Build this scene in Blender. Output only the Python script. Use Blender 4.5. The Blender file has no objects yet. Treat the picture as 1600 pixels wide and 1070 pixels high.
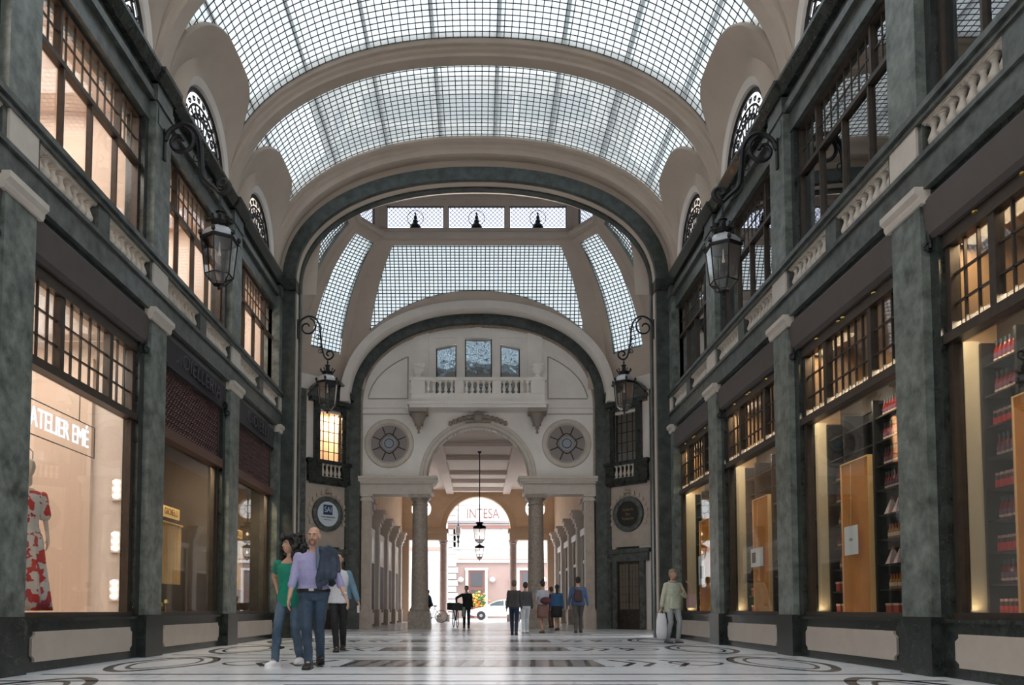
import bpy, bmesh, math, random
from math import sin, cos, pi, radians, sqrt, tan
from mathutils import Vector, Matrix, Euler
random.seed(7)
S = bpy.context.scene
COL = S.collection
# ---------------------------------------------------------------- camera, world, exposure
cam = bpy.data.objects.new('camera', bpy.data.cameras.new('camera')); COL.objects.link(cam)
cam.data.sensor_width = 36; cam.data.lens = 1200/1600*36
cam.location = (.08, 0, .745); cam.rotation_euler = (radians(93), 0, 0)
cam.data.shift_x = .0325; cam.data.shift_y = .2213
cam.data.clip_end = 300
S.camera = cam
S.view_settings.view_transform = 'Standard'; S.view_settings.look = 'None'
S.view_settings.gamma = 1; S.view_settings.use_curve_mapping = False
S.view_settings.exposure = 0.6
S.cycles.max_bounces = 10; S.cycles.diffuse_bounces = 5; S.cycles.glossy_bounces = 4
S.cycles.transparent_max_bounces = 16; S.cycles.sample_clamp_indirect = 6
S.cycles.caustics_reflective = False; S.cycles.caustics_refractive = False
S.cycles.use_denoising = True
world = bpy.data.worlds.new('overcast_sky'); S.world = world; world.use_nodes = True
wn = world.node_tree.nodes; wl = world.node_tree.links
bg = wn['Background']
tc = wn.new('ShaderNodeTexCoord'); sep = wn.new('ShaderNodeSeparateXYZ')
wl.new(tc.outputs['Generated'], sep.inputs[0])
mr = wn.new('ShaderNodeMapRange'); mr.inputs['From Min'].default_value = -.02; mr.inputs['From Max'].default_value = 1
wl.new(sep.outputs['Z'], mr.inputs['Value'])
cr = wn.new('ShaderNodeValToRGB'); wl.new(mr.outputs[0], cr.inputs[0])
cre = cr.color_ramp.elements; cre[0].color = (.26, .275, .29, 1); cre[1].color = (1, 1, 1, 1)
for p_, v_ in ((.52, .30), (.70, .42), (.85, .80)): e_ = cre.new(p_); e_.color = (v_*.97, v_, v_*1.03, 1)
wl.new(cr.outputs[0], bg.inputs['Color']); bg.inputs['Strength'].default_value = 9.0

# ---------------------------------------------------------------- materials
MT = {}
def mat(name, col, rough=.6, metal=0, var=0, scale=4, spec=.5, bump=0, emit=None, es=1, col2=None, vein=None, coat=0):
    if name in MT: return MT[name]
    m = bpy.data.materials.new(name); m.use_nodes = True; MT[name] = m
    n, l = m.node_tree.nodes, m.node_tree.links; b = n['Principled BSDF']
    b.inputs['Base Color'].default_value = (*col, 1); b.inputs['Roughness'].default_value = rough
    b.inputs['Metallic'].default_value = metal; b.inputs['Specular IOR Level'].default_value = spec
    b.inputs['Coat Weight'].default_value = coat; b.inputs['Coat Roughness'].default_value = .08
    if emit: b.inputs['Emission Color'].default_value = (*emit, 1); b.inputs['Emission Strength'].default_value = es
    if var or col2 or vein or bump:
        t = n.new('ShaderNodeTexCoord'); nz = n.new('ShaderNodeTexNoise')
        nz.inputs['Scale'].default_value = scale; nz.inputs['Detail'].default_value = 6; nz.inputs['Roughness'].default_value = .62
        l.new(t.outputs['Object'], nz.inputs['Vector'])
        r = n.new('ShaderNodeValToRGB'); l.new(nz.outputs['Fac'], r.inputs[0])
        c2 = col2 or tuple(min(1, c*(1+var)) for c in col); c1 = tuple(c*(1-var) for c in col)
        r.color_ramp.elements[0].position = .32; r.color_ramp.elements[0].color = (*c1, 1)
        r.color_ramp.elements[1].position = .68; r.color_ramp.elements[1].color = (*c2, 1)
        out = r.outputs[0]
        if vein:
            n2 = n.new('ShaderNodeTexNoise'); n2.inputs['Scale'].default_value = scale*.7; n2.inputs['Detail'].default_value = 9
            n2.inputs['Distortion'].default_value = 1.6; l.new(t.outputs['Object'], n2.inputs['Vector'])
            r2 = n.new('ShaderNodeValToRGB'); l.new(n2.outputs['Fac'], r2.inputs[0])
            e = r2.color_ramp.elements; e[0].position = .485; e[0].color = (0,0,0,1); e[1].position = .5; e[1].color = (1,1,1,1)
            x = e.new(.515); x.color = (0,0,0,1)
            mx = n.new('ShaderNodeMix'); mx.data_type = 'RGBA'; l.new(r2.outputs[0], mx.inputs['Factor'])
            l.new(out, mx.inputs['A']); mx.inputs['B'].default_value = (*vein, 1); out = mx.outputs['Result']
        l.new(out, b.inputs['Base Color'])
        if bump:
            bp = n.new('ShaderNodeBump'); bp.inputs['Strength'].default_value = bump; bp.inputs['Distance'].default_value = .02
            l.new(nz.outputs['Fac'], bp.inputs['Height']); l.new(bp.outputs[0], b.inputs['Normal'])
    return m
def glass(name, tint=(.9,.92,.92), refl=.5, rough=.02, bump=0, dark=0):
    """thin sheet: transparent with fresnel reflection"""
    m = bpy.data.materials.new(name); m.use_nodes = True; MT[name] = m
    n, l = m.node_tree.nodes, m.node_tree.links; n.remove(n['Principled BSDF'])
    o = n['Material Output']; tr = n.new('ShaderNodeBsdfTransparent'); tr.inputs[0].default_value = (*tint, 1)
    gl = n.new('ShaderNodeBsdfGlossy'); gl.inputs['Roughness'].default_value = rough; gl.inputs['Color'].default_value = (.9,.9,.9,1)
    fr = n.new('ShaderNodeFresnel'); fr.inputs[0].default_value = 1.5
    mu = n.new('ShaderNodeMath'); mu.operation = 'MULTIPLY_ADD'; mu.inputs[1].default_value = refl; mu.inputs[2].default_value = .02
    l.new(fr.outputs[0], mu.inputs[0]); mx = n.new('ShaderNodeMixShader')
    l.new(mu.outputs[0], mx.inputs[0]); l.new(tr.outputs[0], mx.inputs[1]); l.new(gl.outputs[0], mx.inputs[2])
    if bump:
        t = n.new('ShaderNodeTexCoord'); nz = n.new('ShaderNodeTexNoise'); nz.inputs['Scale'].default_value = 1.6; nz.inputs['Detail'].default_value = 1
        l.new(t.outputs['Object'], nz.inputs['Vector']); bp = n.new('ShaderNodeBump'); bp.inputs['Strength'].default_value = bump
        l.new(nz.outputs['Fac'], bp.inputs['Height']); l.new(bp.outputs[0], gl.inputs['Normal'])
    l.new(mx.outputs[0], o.inputs[0]); return m
def roof_glass():
    m = bpy.data.materials.new('ribbed_roof_glass'); m.use_nodes = True
    n, l = m.node_tree.nodes, m.node_tree.links; n.remove(n['Principled BSDF']); o = n['Material Output']
    at = n.new('ShaderNodeAttribute'); at.attribute_name = 'tint'
    tr = n.new('ShaderNodeBsdfTransparent'); l.new(at.outputs['Color'], tr.inputs[0])
    tl = n.new('ShaderNodeBsdfTranslucent'); tl.inputs[0].default_value = (.20,.215,.22,1)
    mx = n.new('ShaderNodeMixShader'); mx.inputs[0].default_value = .42
    l.new(tr.outputs[0], mx.inputs[1]); l.new(tl.outputs[0], mx.inputs[2]); l.new(mx.outputs[0], o.inputs[0]); return m

CREAM = mat('cream_plaster', (.50,.425,.355), .75, var=.07, scale=1.3)
CREAM2 = mat('pale_plaster', (.72,.67,.62), .75, var=.06, scale=1.5)
TYMP = mat('pale_grey_stone', (.80,.765,.72), .7, var=.07, scale=1.1)
OCHRE = mat('ochre_plaster', (.68,.50,.34), .8, var=.08, scale=2)
GREEN = mat('green_marble', (.088,.104,.092), .36, var=.45, scale=5, col2=(.205,.232,.208))
GREEN2 = mat('mid_green_marble', (.05,.058,.052), .3, var=.5, scale=6, col2=(.115,.128,.115))
DKGREEN = mat('dark_green_marble', (.013,.017,.015), .22, var=.5, scale=6, col2=(.034,.042,.037), vein=(.042,.052,.046))
ARCHG = mat('arch_green_marble', (.026,.036,.032), .38, var=.5, scale=4, col2=(.066,.082,.075))
BEIGE = mat('beige_marble', (.43,.37,.315), .35, var=.08, scale=3)
WHITE = mat('white_marble', (.55,.50,.44), .4, var=.08, scale=4)
STONE = mat('brown_grey_granite', (.34,.285,.24), .4, var=.25, scale=9)
STONE2 = mat('taupe_stone', (.46,.385,.32), .55, var=.12, scale=4)
BRONZE = mat('dark_bronze', (.045,.034,.026), .35, .5, var=.3, scale=8)
BROWN = mat('brown_metal_frame', (.055,.040,.030), .4, .35, var=.2, scale=8)
IRON = mat('black_wrought_iron', (.012,.012,.014), .45, .4)
AWN = mat('brown_fabric_awning_box', (.075,.062,.058), .7, var=.1, scale=3)
SHOPC = mat('shop_cream_wall', (.85,.74,.65), .8, var=.04, scale=1)
CREAMP = mat('display_cream_panel', (.55,.45,.30), .6, var=.05, scale=1)
ORANGE = mat('orange_cherry_wood', (.60,.21,.015), .35, var=.2, scale=2)
BLACK = mat('black_shelving', (.012,.012,.012), .4)
DARKW = mat('dark_interior', (.05,.038,.03), .7, var=.3, scale=2)
GLASS = glass('shop_glass', (.94,.95,.94), .26)
GLASSD = glass('upper_gallery_glass', (.85,.87,.86), 2.8, .01)
LGLASS = glass('lantern_glass', (.93,.90,.89), .8, .1)
FROST = glass('leaded_roundel_glass', (.30,.31,.33), .7, .25)
MIRR = mat('old_dark_window_glass', (.01,.012,.016), .04, spec=1.0, bump=0)
WAVY = None
BARS = mat('roof_glazing_bars', (.045,.055,.056), .5)
RG = roof_glass()

# ---------------------------------------------------------------- mesh builder
class MB:
    def __init__(s, M=None): s.v=[]; s.f=[]; s.mi=[]; s.mats=[]; s.M=M or Matrix.Identity(4); s.cur=0
    def mat(s, m):
        if m not in s.mats: s.mats.append(m)
        s.cur = s.mats.index(m); return s
    def add(s, vs, fs):
        k = len(s.v); s.v += [tuple(s.M @ Vector(p)) for p in vs]
        s.f += [tuple(i+k for i in f) for f in fs]; s.mi += [s.cur]*len(fs); return s
    def box(s, a, b):
        (x0,y0,z0),(x1,y1,z1) = a,b
        return s.add([(x0,y0,z0),(x1,y0,z0),(x1,y1,z0),(x0,y1,z0),(x0,y0,z1),(x1,y0,z1),(x1,y1,z1),(x0,y1,z1)],
            [(0,3,2,1),(4,5,6,7),(0,1,5,4),(1,2,6,5),(2,3,7,6),(3,0,4,7)])
    def quad(s, *p): return s.add(p, [tuple(range(len(p)))])
    def lathe(s, prof, c=(0,0,0), n=12, a0=0, scale=(1,1)):
        vs=[]; fs=[]; m=len(prof)
        for i in range(n):
            a=a0+2*pi*i/n
            for r,z in prof: vs.append((c[0]+r*cos(a)*scale[0], c[1]+r*sin(a)*scale[1], c[2]+z))
        for i in range(n):
            j=(i+1)%n
            for k in range(m-1): fs.append((i*m+k, j*m+k, j*m+k+1, i*m+k+1))
        if prof[0][0]>1e-6: fs.append(tuple(i*m for i in range(n))[::-1])
        if prof[-1][0]>1e-6: fs.append(tuple(i*m+m-1 for i in range(n)))
        return s.add(vs, fs)
    def tube(s, pts, r, n=6, close=False, ends=True):
        P=[Vector(p) for p in pts]; vs=[]; fs=[]; N=len(P)
        rr = r if isinstance(r,(list,tuple)) else [r]*N
        up=None
        for i,p in enumerate(P):
            if close: d=(P[(i+1)%N]-P[i-1])
            else: d=(P[min(i+1,N-1)]-P[max(i-1,0)])
            if d.length<1e-9: d=Vector((0,0,1))
            d.normalize()
            if up is None: up = Vector((0,0,1)) if abs(d.z)<.9 else Vector((1,0,0))
            a=d.cross(up)
            if a.length<1e-4: a=d.orthogonal()
            a.normalize(); b=a.cross(d).normalized(); up=b
            for k in range(n):
                t=2*pi*k/n; q=p+(a*cos(t)+b*sin(t))*rr[i]; vs.append(tuple(q))
        for i in range(N if close else N-1):
            j=(i+1)%N
            for k in range(n): fs.append((i*n+k, i*n+(k+1)%n, j*n+(k+1)%n, j*n+k))
        if not close and ends: fs.append(tuple(range(n))[::-1]); fs.append(tuple((N-1)*n+k for k in range(n)))
        return s.add(vs, fs)
    def bar(s, a, b, r, n=4): return s.tube([a,b], r, n)
    def grid(s, rows, closeu=False):
        """rows: list of equally long point lists"""
        m=len(rows[0]); vs=[p for r in rows for p in r]; fs=[]
        for i in range(len(rows)-1):
            for k in range(m-1 if not closeu else m):
                fs.append((i*m+k, i*m+(k+1)%m, (i+1)*m+(k+1)%m, (i+1)*m+k))
        return s.add(vs, fs)
    def prism(s, poly, axis, a, b):
        """poly of 2-D points extruded along axis from a to b (other two coords in order)"""
        def P(p,t):
            q=list(p); q.insert(axis,t); return tuple(q)
        n=len(poly); vs=[P(p,a) for p in poly]+[P(p,b) for p in poly]
        fs=[(i,(i+1)%n,n+(i+1)%n,n+i) for i in range(n)]+[tuple(range(n))[::-1], tuple(range(n,2*n))]
        return s.add(vs, fs)
    def build(s, name, parent=None, smooth=False, weld=False):
        me=bpy.data.meshes.new(name); me.from_pydata(s.v,[],s.f)
        for m in s.mats: me.materials.append(m)
        if len(s.mats)>1: me.polygons.foreach_set('material_index', s.mi)
        bm=bmesh.new(); bm.from_mesh(me)
        if weld: bmesh.ops.remove_doubles(bm, verts=bm.verts, dist=1e-4)
        bmesh.ops.recalc_face_normals(bm, faces=bm.faces); bm.to_mesh(me); bm.free()
        if smooth: me.polygons.foreach_set('use_smooth', [True]*len(me.polygons)); me.set_sharp_from_angle(angle=radians(40))
        o=bpy.data.objects.new(name, me); COL.objects.link(o)
        if parent: o.parent=parent; o.matrix_parent_inverse = parent.matrix_basis.inverted(); KIDS.setdefault(parent.name,[]).append(o)
        return o
def mb(m, M=None): return MB(M).mat(m)
def tag(o, label, cat, group=None, kind=None):
    o['label']=label; o['category']=cat
    if group: o['group']=group
    if kind: o['kind']=kind
    return o
def struct(o, label, cat='wall'): return tag(o, label, cat, kind='structure')
def empty(name, loc=(0,0,0), rz=0):
    o=bpy.data.objects.new(name, None); COL.objects.link(o); o.location=loc; o.rotation_euler=(0,0,rz); o.empty_display_size=.1
    o.matrix_basis = Matrix.Translation(loc) @ Matrix.Rotation(rz,4,'Z')
    return o
def lchild(b, name, parent, **k):
    """child whose mesh is written in the parent's local space"""
    o=b.build(name, None, **k); o.parent=parent; KIDS.setdefault(parent.name,[]).append(o); return o
def copy_tree(o, parent=None):
    c=o.copy(); COL.objects.link(c)
    if parent: c.parent=parent
    for ch in [x for x in KIDS.get(o.name,[])]: 
        copy_tree(ch, c)
    return c
KIDS={}
_n={}
def sname(kind):
    _n[kind]=_n.get(kind,0)+1; return f'{kind}_{_n[kind]}'
def text(name, body, size, M, m, parent, extrude=.01, align='CENTER', sx=1):
    c=bpy.data.curves.new(name,'FONT'); c.body=body; c.size=size; c.extrude=extrude; c.align_x=align; c.align_y='CENTER'
    c.materials.append(m); o=bpy.data.objects.new(name,c); COL.objects.link(o)
    o.matrix_basis = M @ Matrix.Diagonal((sx,1,1,1))
    me=bpy.data.meshes.new_from_object(o); bpy.data.objects.remove(o); o=bpy.data.objects.new(name,me); COL.objects.link(o); o.matrix_basis = M @ Matrix.Diagonal((sx,1,1,1))
    if parent: o.parent=parent; o.matrix_parent_inverse=parent.matrix_basis.inverted(); KIDS.setdefault(parent.name,[]).append(o)
    return o
def area(name, loc, size, energy, col=(1,.85,.68), rot=(0,0,0), sy=None):
    d=bpy.data.lights.new(name,'AREA'); d.energy=energy; d.color=col; d.size=size
    if sy: d.shape='RECTANGLE'; d.size_y=sy
    o=bpy.data.objects.new(name,d); COL.objects.link(o); o.location=loc; o.rotation_euler=rot; return o

W=5.12; YP=[-2.46,1.31,5.08,8.85,12.62,16.39]; YEND=20.05
SIDE={'left':-1,'right':1}
YS={'left':[-2.8,.97,4.74,8.51,12.29,16.2],'right':YP}   # the left wall's pilasters stand a little nearer
def sideM(s):   # local (y along hall, v into the hall, z up) -> world
    return Matrix(((0,-s,0,s*W),(1,0,0,0),(0,0,1,0),(0,0,0,1)))
def se(x,a,r,z0,n=2.2):
    q=min(1,abs(x)/a); return z0+r*max(0,1-q**n)**(1/n)
def arc(a,r,z0,n=2.2,N=48):
    """points along a super-ellipse arch from -a to a"""
    out=[]
    for i in range(N+1):
        t=pi-pi*i/N; c_,s_=cos(t),sin(t)
        out.append((a*math.copysign(abs(c_)**(2/n),c_), z0+r*abs(s_)**(2/n)))
    return out
def sweep_arch(b, sec, a, r, z0, n=2.2, N=48, xc=0, zfoot=None):
    """sec: list of (y, dn) closed section; dn measured outwards from the arch curve"""
    rows=[]
    for i in range(N+1):
        row=[]
        for (y,dn) in sec:
            A=a+dn; R=r+dn
            t=pi-pi*i/N; c_,s_=cos(t),sin(t)
            row.append((xc+A*math.copysign(abs(c_)**(2/n),c_), y, z0+R*abs(s_)**(2/n)))
        rows.append(row)
    if zfoot is not None:
        rows=[[(p[0],p[1],zfoot) for p in rows[0]]]+rows+[[(p[0],p[1],zfoot) for p in rows[-1]]]
    b.grid(rows, closeu=True)
    m=len(sec); b.add(rows[0],[tuple(range(m))]); b.add(rows[-1],[tuple(range(m))[::-1]])
    return b

# ---------------------------------------------------------------- floor
def build_floor():
    wm=mat('polished_white_marble',(.76,.77,.80),.22,var=.07,scale=.9,vein=(.60,.60,.61),spec=.6)
    dk=mat('polished_dark_inlay',(.035,.035,.04),.2,spec=.6)
    gr=mat('polished_grey_inlay',(.26,.25,.25),.2,var=.2,scale=5,spec=.6)
    b=mb(wm); b.box((-9,-6,-.2),(9,49.2,0))
    e=.0012
    def st(x0,x1,y0,y1,m=dk): b.mat(m); b.add([(x0,y0,e),(x1,y0,e),(x1,y1,e),(x0,y1,e)],[(0,1,2,3)])
    def ring(cx,cy,ax,ay,w,m=dk,n=40,p=1.6):
        b.mat(m); r=[]
        for i in range(n+1):
            t=2*pi*i/n; c_,s_=cos(t),sin(t)
            u=math.copysign(abs(c_)**(2/p),c_); v=math.copysign(abs(s_)**(2/p),s_)
            r.append([(cx+ax*u,cy+ay*v,e),(cx+(ax-w)*u,cy+(ay-w*2.2)*v,e)])
        b.grid(r)
    for k,yp in enumerate(YP+[20.16]):
        for d,w in ((-.85,.10),(-.02,.10)):
            st(-4.95,4.95,yp+d,yp+d+w)
    cs=[(YP[i]+YP[i+1])/2 for i in range(len(YP)-1)]+[(YP[-1]+20.16)/2]
    for c in cs:
        st(-1.75,1.75,c-.62,c+.62,gr)
        for i in range(14):
            x=-1.75+i*.25; b.mat(dk); b.add([(x,c-.62,e*2),(x+.07,c-.62,e*2),(x+.17,c+.62,e*2),(x+.10,c+.62,e*2)],[(0,1,2,3)])
        st(-1.85,1.85,c-.70,c-.64); st(-1.85,1.85,c+.64,c+.70)
        for s in(-1,1):
            for q in (0,.28,.75):
                b.mat(dk); x=s*(1.95+q)
                b.add([(x,c-.62,e),(x+s*.09,c-.62,e),(x+s*.33,c,e),(x+s*.24,c,e)],[(0,1,2,3)])
                b.add([(x+s*.24,c,e),(x+s*.33,c,e),(x+s*.09,c+.62,e),(x,c+.62,e)],[(0,1,2,3)])
            ring(s*4.25,c,.62,1.55,.10); ring(s*4.25,c,.40,1.1,.05)
            ring(s*3.1,c,.38,.5,.05)
    # octagon and vestibule: framed fields
    for y in (21.4,22.1,23.4,24.0,26.2,26.8,28.2,28.8,30.6,33,35.4,37.8,40.2,42.6,45,47.2): st(-4.6,4.6,y,y+.16)
    for y in (22.7,27.4): st(-1.6,1.6,y-.3,y+.3,gr); st(-3.4,-2.6,y-.2,y+.2,gr); st(2.6,3.4,y-.2,y+.2,gr)
    for i in range(48):
        t0,t1=2*pi*i/48,2*pi*(i+1)/48
        b.mat(gr); b.add([(2.6*cos(t0),25.2+1.0*sin(t0),e),(2.3*cos(t0),25.2+.82*sin(t0),e),(2.3*cos(t1),25.2+.82*sin(t1),e),(2.6*cos(t1),25.2+1.0*sin(t1),e)],[(0,1,2,3)])
    struct(b.build('floor'),'polished white marble gallery floor with dark inlaid bands and ovals','floor')
build_floor()

# ---------------------------------------------------------------- hall side walls
def balpro(h=.36,r=.062):
    return [(r*p,h*z) for p,z in((.95,0),(.95,.07),(.6,.1),(.55,.14),(.95,.27),(1.0,.36),(.75,.5),(.48,.66),(.42,.78),(.62,.83),(.62,.87),(.9,.9),(.9,1))]
SIDEWORD={'left':'left','right':'right'}
BAYW={('left',2):'left bay cut by the near frame edge',('left',3):'left bay above the white lettered dress shop',('left',4):'left bay over the jeweller lettering',('left',5):'left bay next to the far arch',
      ('right',2):'right bay cut by the near frame edge',('right',3):'right bay with the hanging white tag',('right',4):'right bay with the white notice on orange board',('right',5):'right bay next to the far arch'}
def hall_side(side):
    s=SIDE[side]; M=sideM(s); YP=YS[side]
    # masonry: lower wall strips, architrave, cornice, back walls
    b=mb(DKGREEN,M)
    for i in range(len(YP)):
        y0=YP[i]+.3; y1=(YP[i+1]-.3) if i+1<len(YP) else YEND-.1
        b.mat(DKGREEN); b.box((y0,-.34,0),(y1,-.10,.60)); b.box((y0,-.34,.60),(y1,-.06,.64))
        # beige dado panel with notched ends
        b.mat(BEIGE); Y0,Y1=y0+.28,y1-.28; n=.06
        poly=[(Y0+n,.12),(Y1-n,.12),(Y1-n,.16),(Y1,.20),(Y1,.40),(Y1-n,.44),(Y1-n,.48),(Y0+n,.48),(Y0+n,.44),(Y0,.40),(Y0,.20),(Y0+n,.16)]
        vs=[(p[0],-.10,p[1]) for p in poly]+[(p[0],-.07,p[1]) for p in poly]; k=len(poly)
        b.add(vs,[(j,(j+1)%k,k+(j+1)%k,k+j) for j in range(k)]+[tuple(range(k,2*k))])
        # green returns beside the openings
        b.mat(DKGREEN); b.box((y0-.02,-.34,.64),(y0+.16,-.10,5.5)); b.box((y1-.16,-.34,.64),(y1+.02,-.10,5.5))
    b.mat(GREEN2)
    b.box((-6,-.45,5.5),(YEND,-.0,5.88)); b.box((-6,-.45,5.84),(YEND,.04,5.90))     # architrave band
    b.mat(DKGREEN); b.box((-6,-.36,5.36),(YEND,-.08,5.5))
    b.mat(STONE); b.box((-6,-.9,5.55),(YEND,-.36,5.86))
    # upper wall: returns beside windows, beam and cornice over them
    for i in range(len(YP)):
        y0=YP[i]+.3; y1=(YP[i+1]-.3) if i+1<len(YP) else YEND-.1
        b.mat(DKGREEN); b.box((y0-.02,-.42,5.9),(y0+.12,-.12,8.7)); b.box((y1-.12,-.42,5.9),(y1+.02,-.12,8.7))
    b.mat(GREEN2)
    b.box((-6,-.45,8.62),(YEND,-.10,8.95)); b.box((-6,-.45,8.95),(YEND,-.02,9.08)); b.box((-6,-.45,9.08),(YEND,-.08,9.24))
    b.mat(DKGREEN); b.prism([(-.45,9.24),(.02,9.24),(.12,9.40),(.12,9.46),(-.45,9.46)],0,-6,YEND)
    b.mat(CREAM); b.box((-6,-4.2,5.3),(YEND,-4.05,9.46)); b.box((-6,-4.2,0),(YP[2],-4.05,5.3)); b.box((-6,-4.2,5.2),(YP[2]+.3,-.36,5.5)); b.box((YP[2]-.1,-4.1,0),(YP[2]+.1,-.36,5.3)); b.box((-6,-4.1,0),(YP[2],-.3,.6))
    struct(b.build(f'wall_{side}'),f'{side} side wall of the gallery, green marble bands over shop bays')
    # pilasters: lower and upper, each a trim piece
    for i,y in enumerate(YP+[YEND-.05]):
        far = i==len(YP)
        b=mb(DKGREEN,M); w=.3
        b.box((y-w-.02,-.34,0),(y+w+.02,.03,.66))
        b.mat(GREEN); b.box((y-w,-.30,.66),(y+w,.0,5.34))
        b.mat(WHITE); b.prism([(-.2,5.34),(.03,5.34),(.05,5.38),(.05,5.42),(.10,5.46),(.10,5.53),(-.2,5.53)],0,y-w-.08,y+w+.08)
        b.mat(GREEN); b.box((y-w,-.42,6.5),(y+w,.0,8.95))
        b.mat(GREEN2); b.box((y-w+.07,.0,8.62),(y+w-.07,.012,8.9)); b.box((y-w-.03,-.42,8.95),(y+w+.03,.03,9.08)); b.box((y-w,-.42,9.08),(y+w,.02,9.24))
        b.mat(DKGREEN); b.prism([(-.45,9.24),(.06,9.24),(.16,9.40),(.16,9.48),(-.45,9.48)],0,y-w-.06,y+w+.06)
        order=['behind the camera','behind the camera','beside the camera','nearest in view','second in view','third in view','against the far green arch'][i]
        struct(b.build(sname('trim')),f'{side} wall grey green marble pilaster on both storeys, {order}','pilaster')
    # balustrades: two sections per bay, white panel at pilasters, green post mid-bay
    for i in range(2,len(YP)):
        a=YP[i]; c=(YP[i+1] if i+1<len(YP) else YEND); m=(a+c)/2
        root=empty('balustrade',(s*W,m,5.9))
        where={2:'cut by the frame edge',3:'above the first whole shop bay',4:'above the second whole shop bay',5:'ending at the far arch'}[i]
        tag(root,f'cream marble balustrade with green rail on the {side} wall, {where}','balustrade','balustrades over the shops')
        b=mb(GREEN2,M); b.box((a+.0,-.26,6.29),(c,.03,6.36)); b.box((a,-.30,6.36),(c,.07,6.41)); b.box((a,-.26,6.41),(c,.04,6.47)); b.build('handrail',root)
        for (p,q,v0_,v1_) in ((m-.16,m+.16,-.22,0),(a+.28,a+.36,-.24,-.02),(c-.36,c-.28,-.24,-.02)): b=mb(GREEN2,M); b.box((p,v0_,5.9),(q,v1_,6.29)); b.build('post',root)
        for p,q in ((a,a+.28),(c-.28,c)): b=mb(WHITE,M); b.box((p,-.20,5.9),(q,.012,6.29)); b.build('white_panel',root)
        for (p,q) in ((a+.36,m-.16),(m+.16,c-.36)):
            n=8; st=(q-p)/n
            b=mb(WHITE,M)
            b.box((p,-.20,5.9),(q,-.02,5.935)); b.box((p,-.20,6.265),(q,-.02,6.29)); b.build('balustrade_slab',root)
            for k in range(n):
                yy=p+st*(k+.5); b=mb(WHITE,M); b.lathe(balpro(.33,.072),(yy,-.11,5.935),10)
                b.box((yy-.075,-.185,5.935),(yy+.075,-.035,5.955)); b.box((yy-.075,-.185,6.245),(yy+.075,-.035,6.265))
                b.build('baluster',root,smooth=True)
    # upper storey windows
    for i in range(2,len(YP)):
        y0=YP[i]+.42; y1=(YP[i+1]-.42) if i+1<len(YP) else YEND-.3
        wn_=sname('window'); root=empty(wn_,(s*(W+.3),(y0+y1)/2,5.92))
        where={2:'in the bay cut by the frame edge',3:'in the first whole bay',4:'in the second whole bay',5:'in the bay next to the far arch'}[i]
        inside='peach lit room' if side=='left' else 'dim room with strip lights'
        struct(root,f'upper {side} gallery window with small panes above, {inside} behind, {where}','window')
        b=mb(BROWN,M); v0,v1=-.30,-.20
        b.box((y0-.05,v0,5.9),(y0+.05,v1,8.65)); b.box((y1-.05,v0,5.9),(y1+.05,v1,8.65)); b.box((y0,v0,8.56),(y1,v1,8.65)); b.box((y0,v0,5.9),(y1,v1,6.0))
        b.box((y0,v0,7.79),(y1,v1+.01,7.86)); L=y1-y0
        for k in (1,2,3): b.box((y0+L*k/4-.018,v0+.02,5.95),(y0+L*k/4+.018,v1,7.8))
        for k in (.22,.78): b.box((y0+L*k-.025,v0,7.8),(y0+L*k+.025,v1,8.6))
        b.build('window_frame',root)
        b=mb(BROWN,M)
        for k in range(1,14):
            yy=y0+L*k/14; b.box((yy-.009,-.262,7.88),(yy+.009,-.24,8.56))
        b.box((y0,-.262,8.2),(y1,-.24,8.222)); b.build('glazing_bars',root)
        b=mb(GLASS if side=='left' else GLASSD,M); b.box((y0,-.256,5.95),(y1,-.250,8.6)); b.build('window_glass',root)
hall_side('left'); hall_side('right')

# ---------------------------------------------------------------- glass vault with ribs and lunettes
VA,VR,VZ=5.48,3.68,9.45
def vx(z,a=VA,r=VR,n=2.2):
    q=min(1,max(0,(z-VZ)/r)); return a*(1-q**n)**(1/n)
def hood_z(dy,hw=1.56,top=11.55,n=3.4):
    q=abs(dy)/hw
    return VZ if q>=1 else VZ+(top-VZ)*(1-q**n)**(1/n)
def arclen_table(a,r,n=2.2,N=400):
    P=arc(a,r,VZ,n,N); L=[0]
    for i in range(1,len(P)): L.append(L[-1]+math.dist(P[i],P[i-1]))
    return P,L
def arcpts(a,r,step):
    P,L=arclen_table(a,r); n=int(round(L[-1]/step)); n+=n%2; out=[]; j=0
    for k in range(n+1):
        t=L[-1]*k/n
        while j<len(L)-2 and L[j+1]<t: j+=1
        f=(t-L[j])/(L[j+1]-L[j]); out.append((P[j][0]+f*(P[j+1][0]-P[j][0]),P[j][1]+f*(P[j+1][1]-P[j][1])))
    return out
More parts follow.
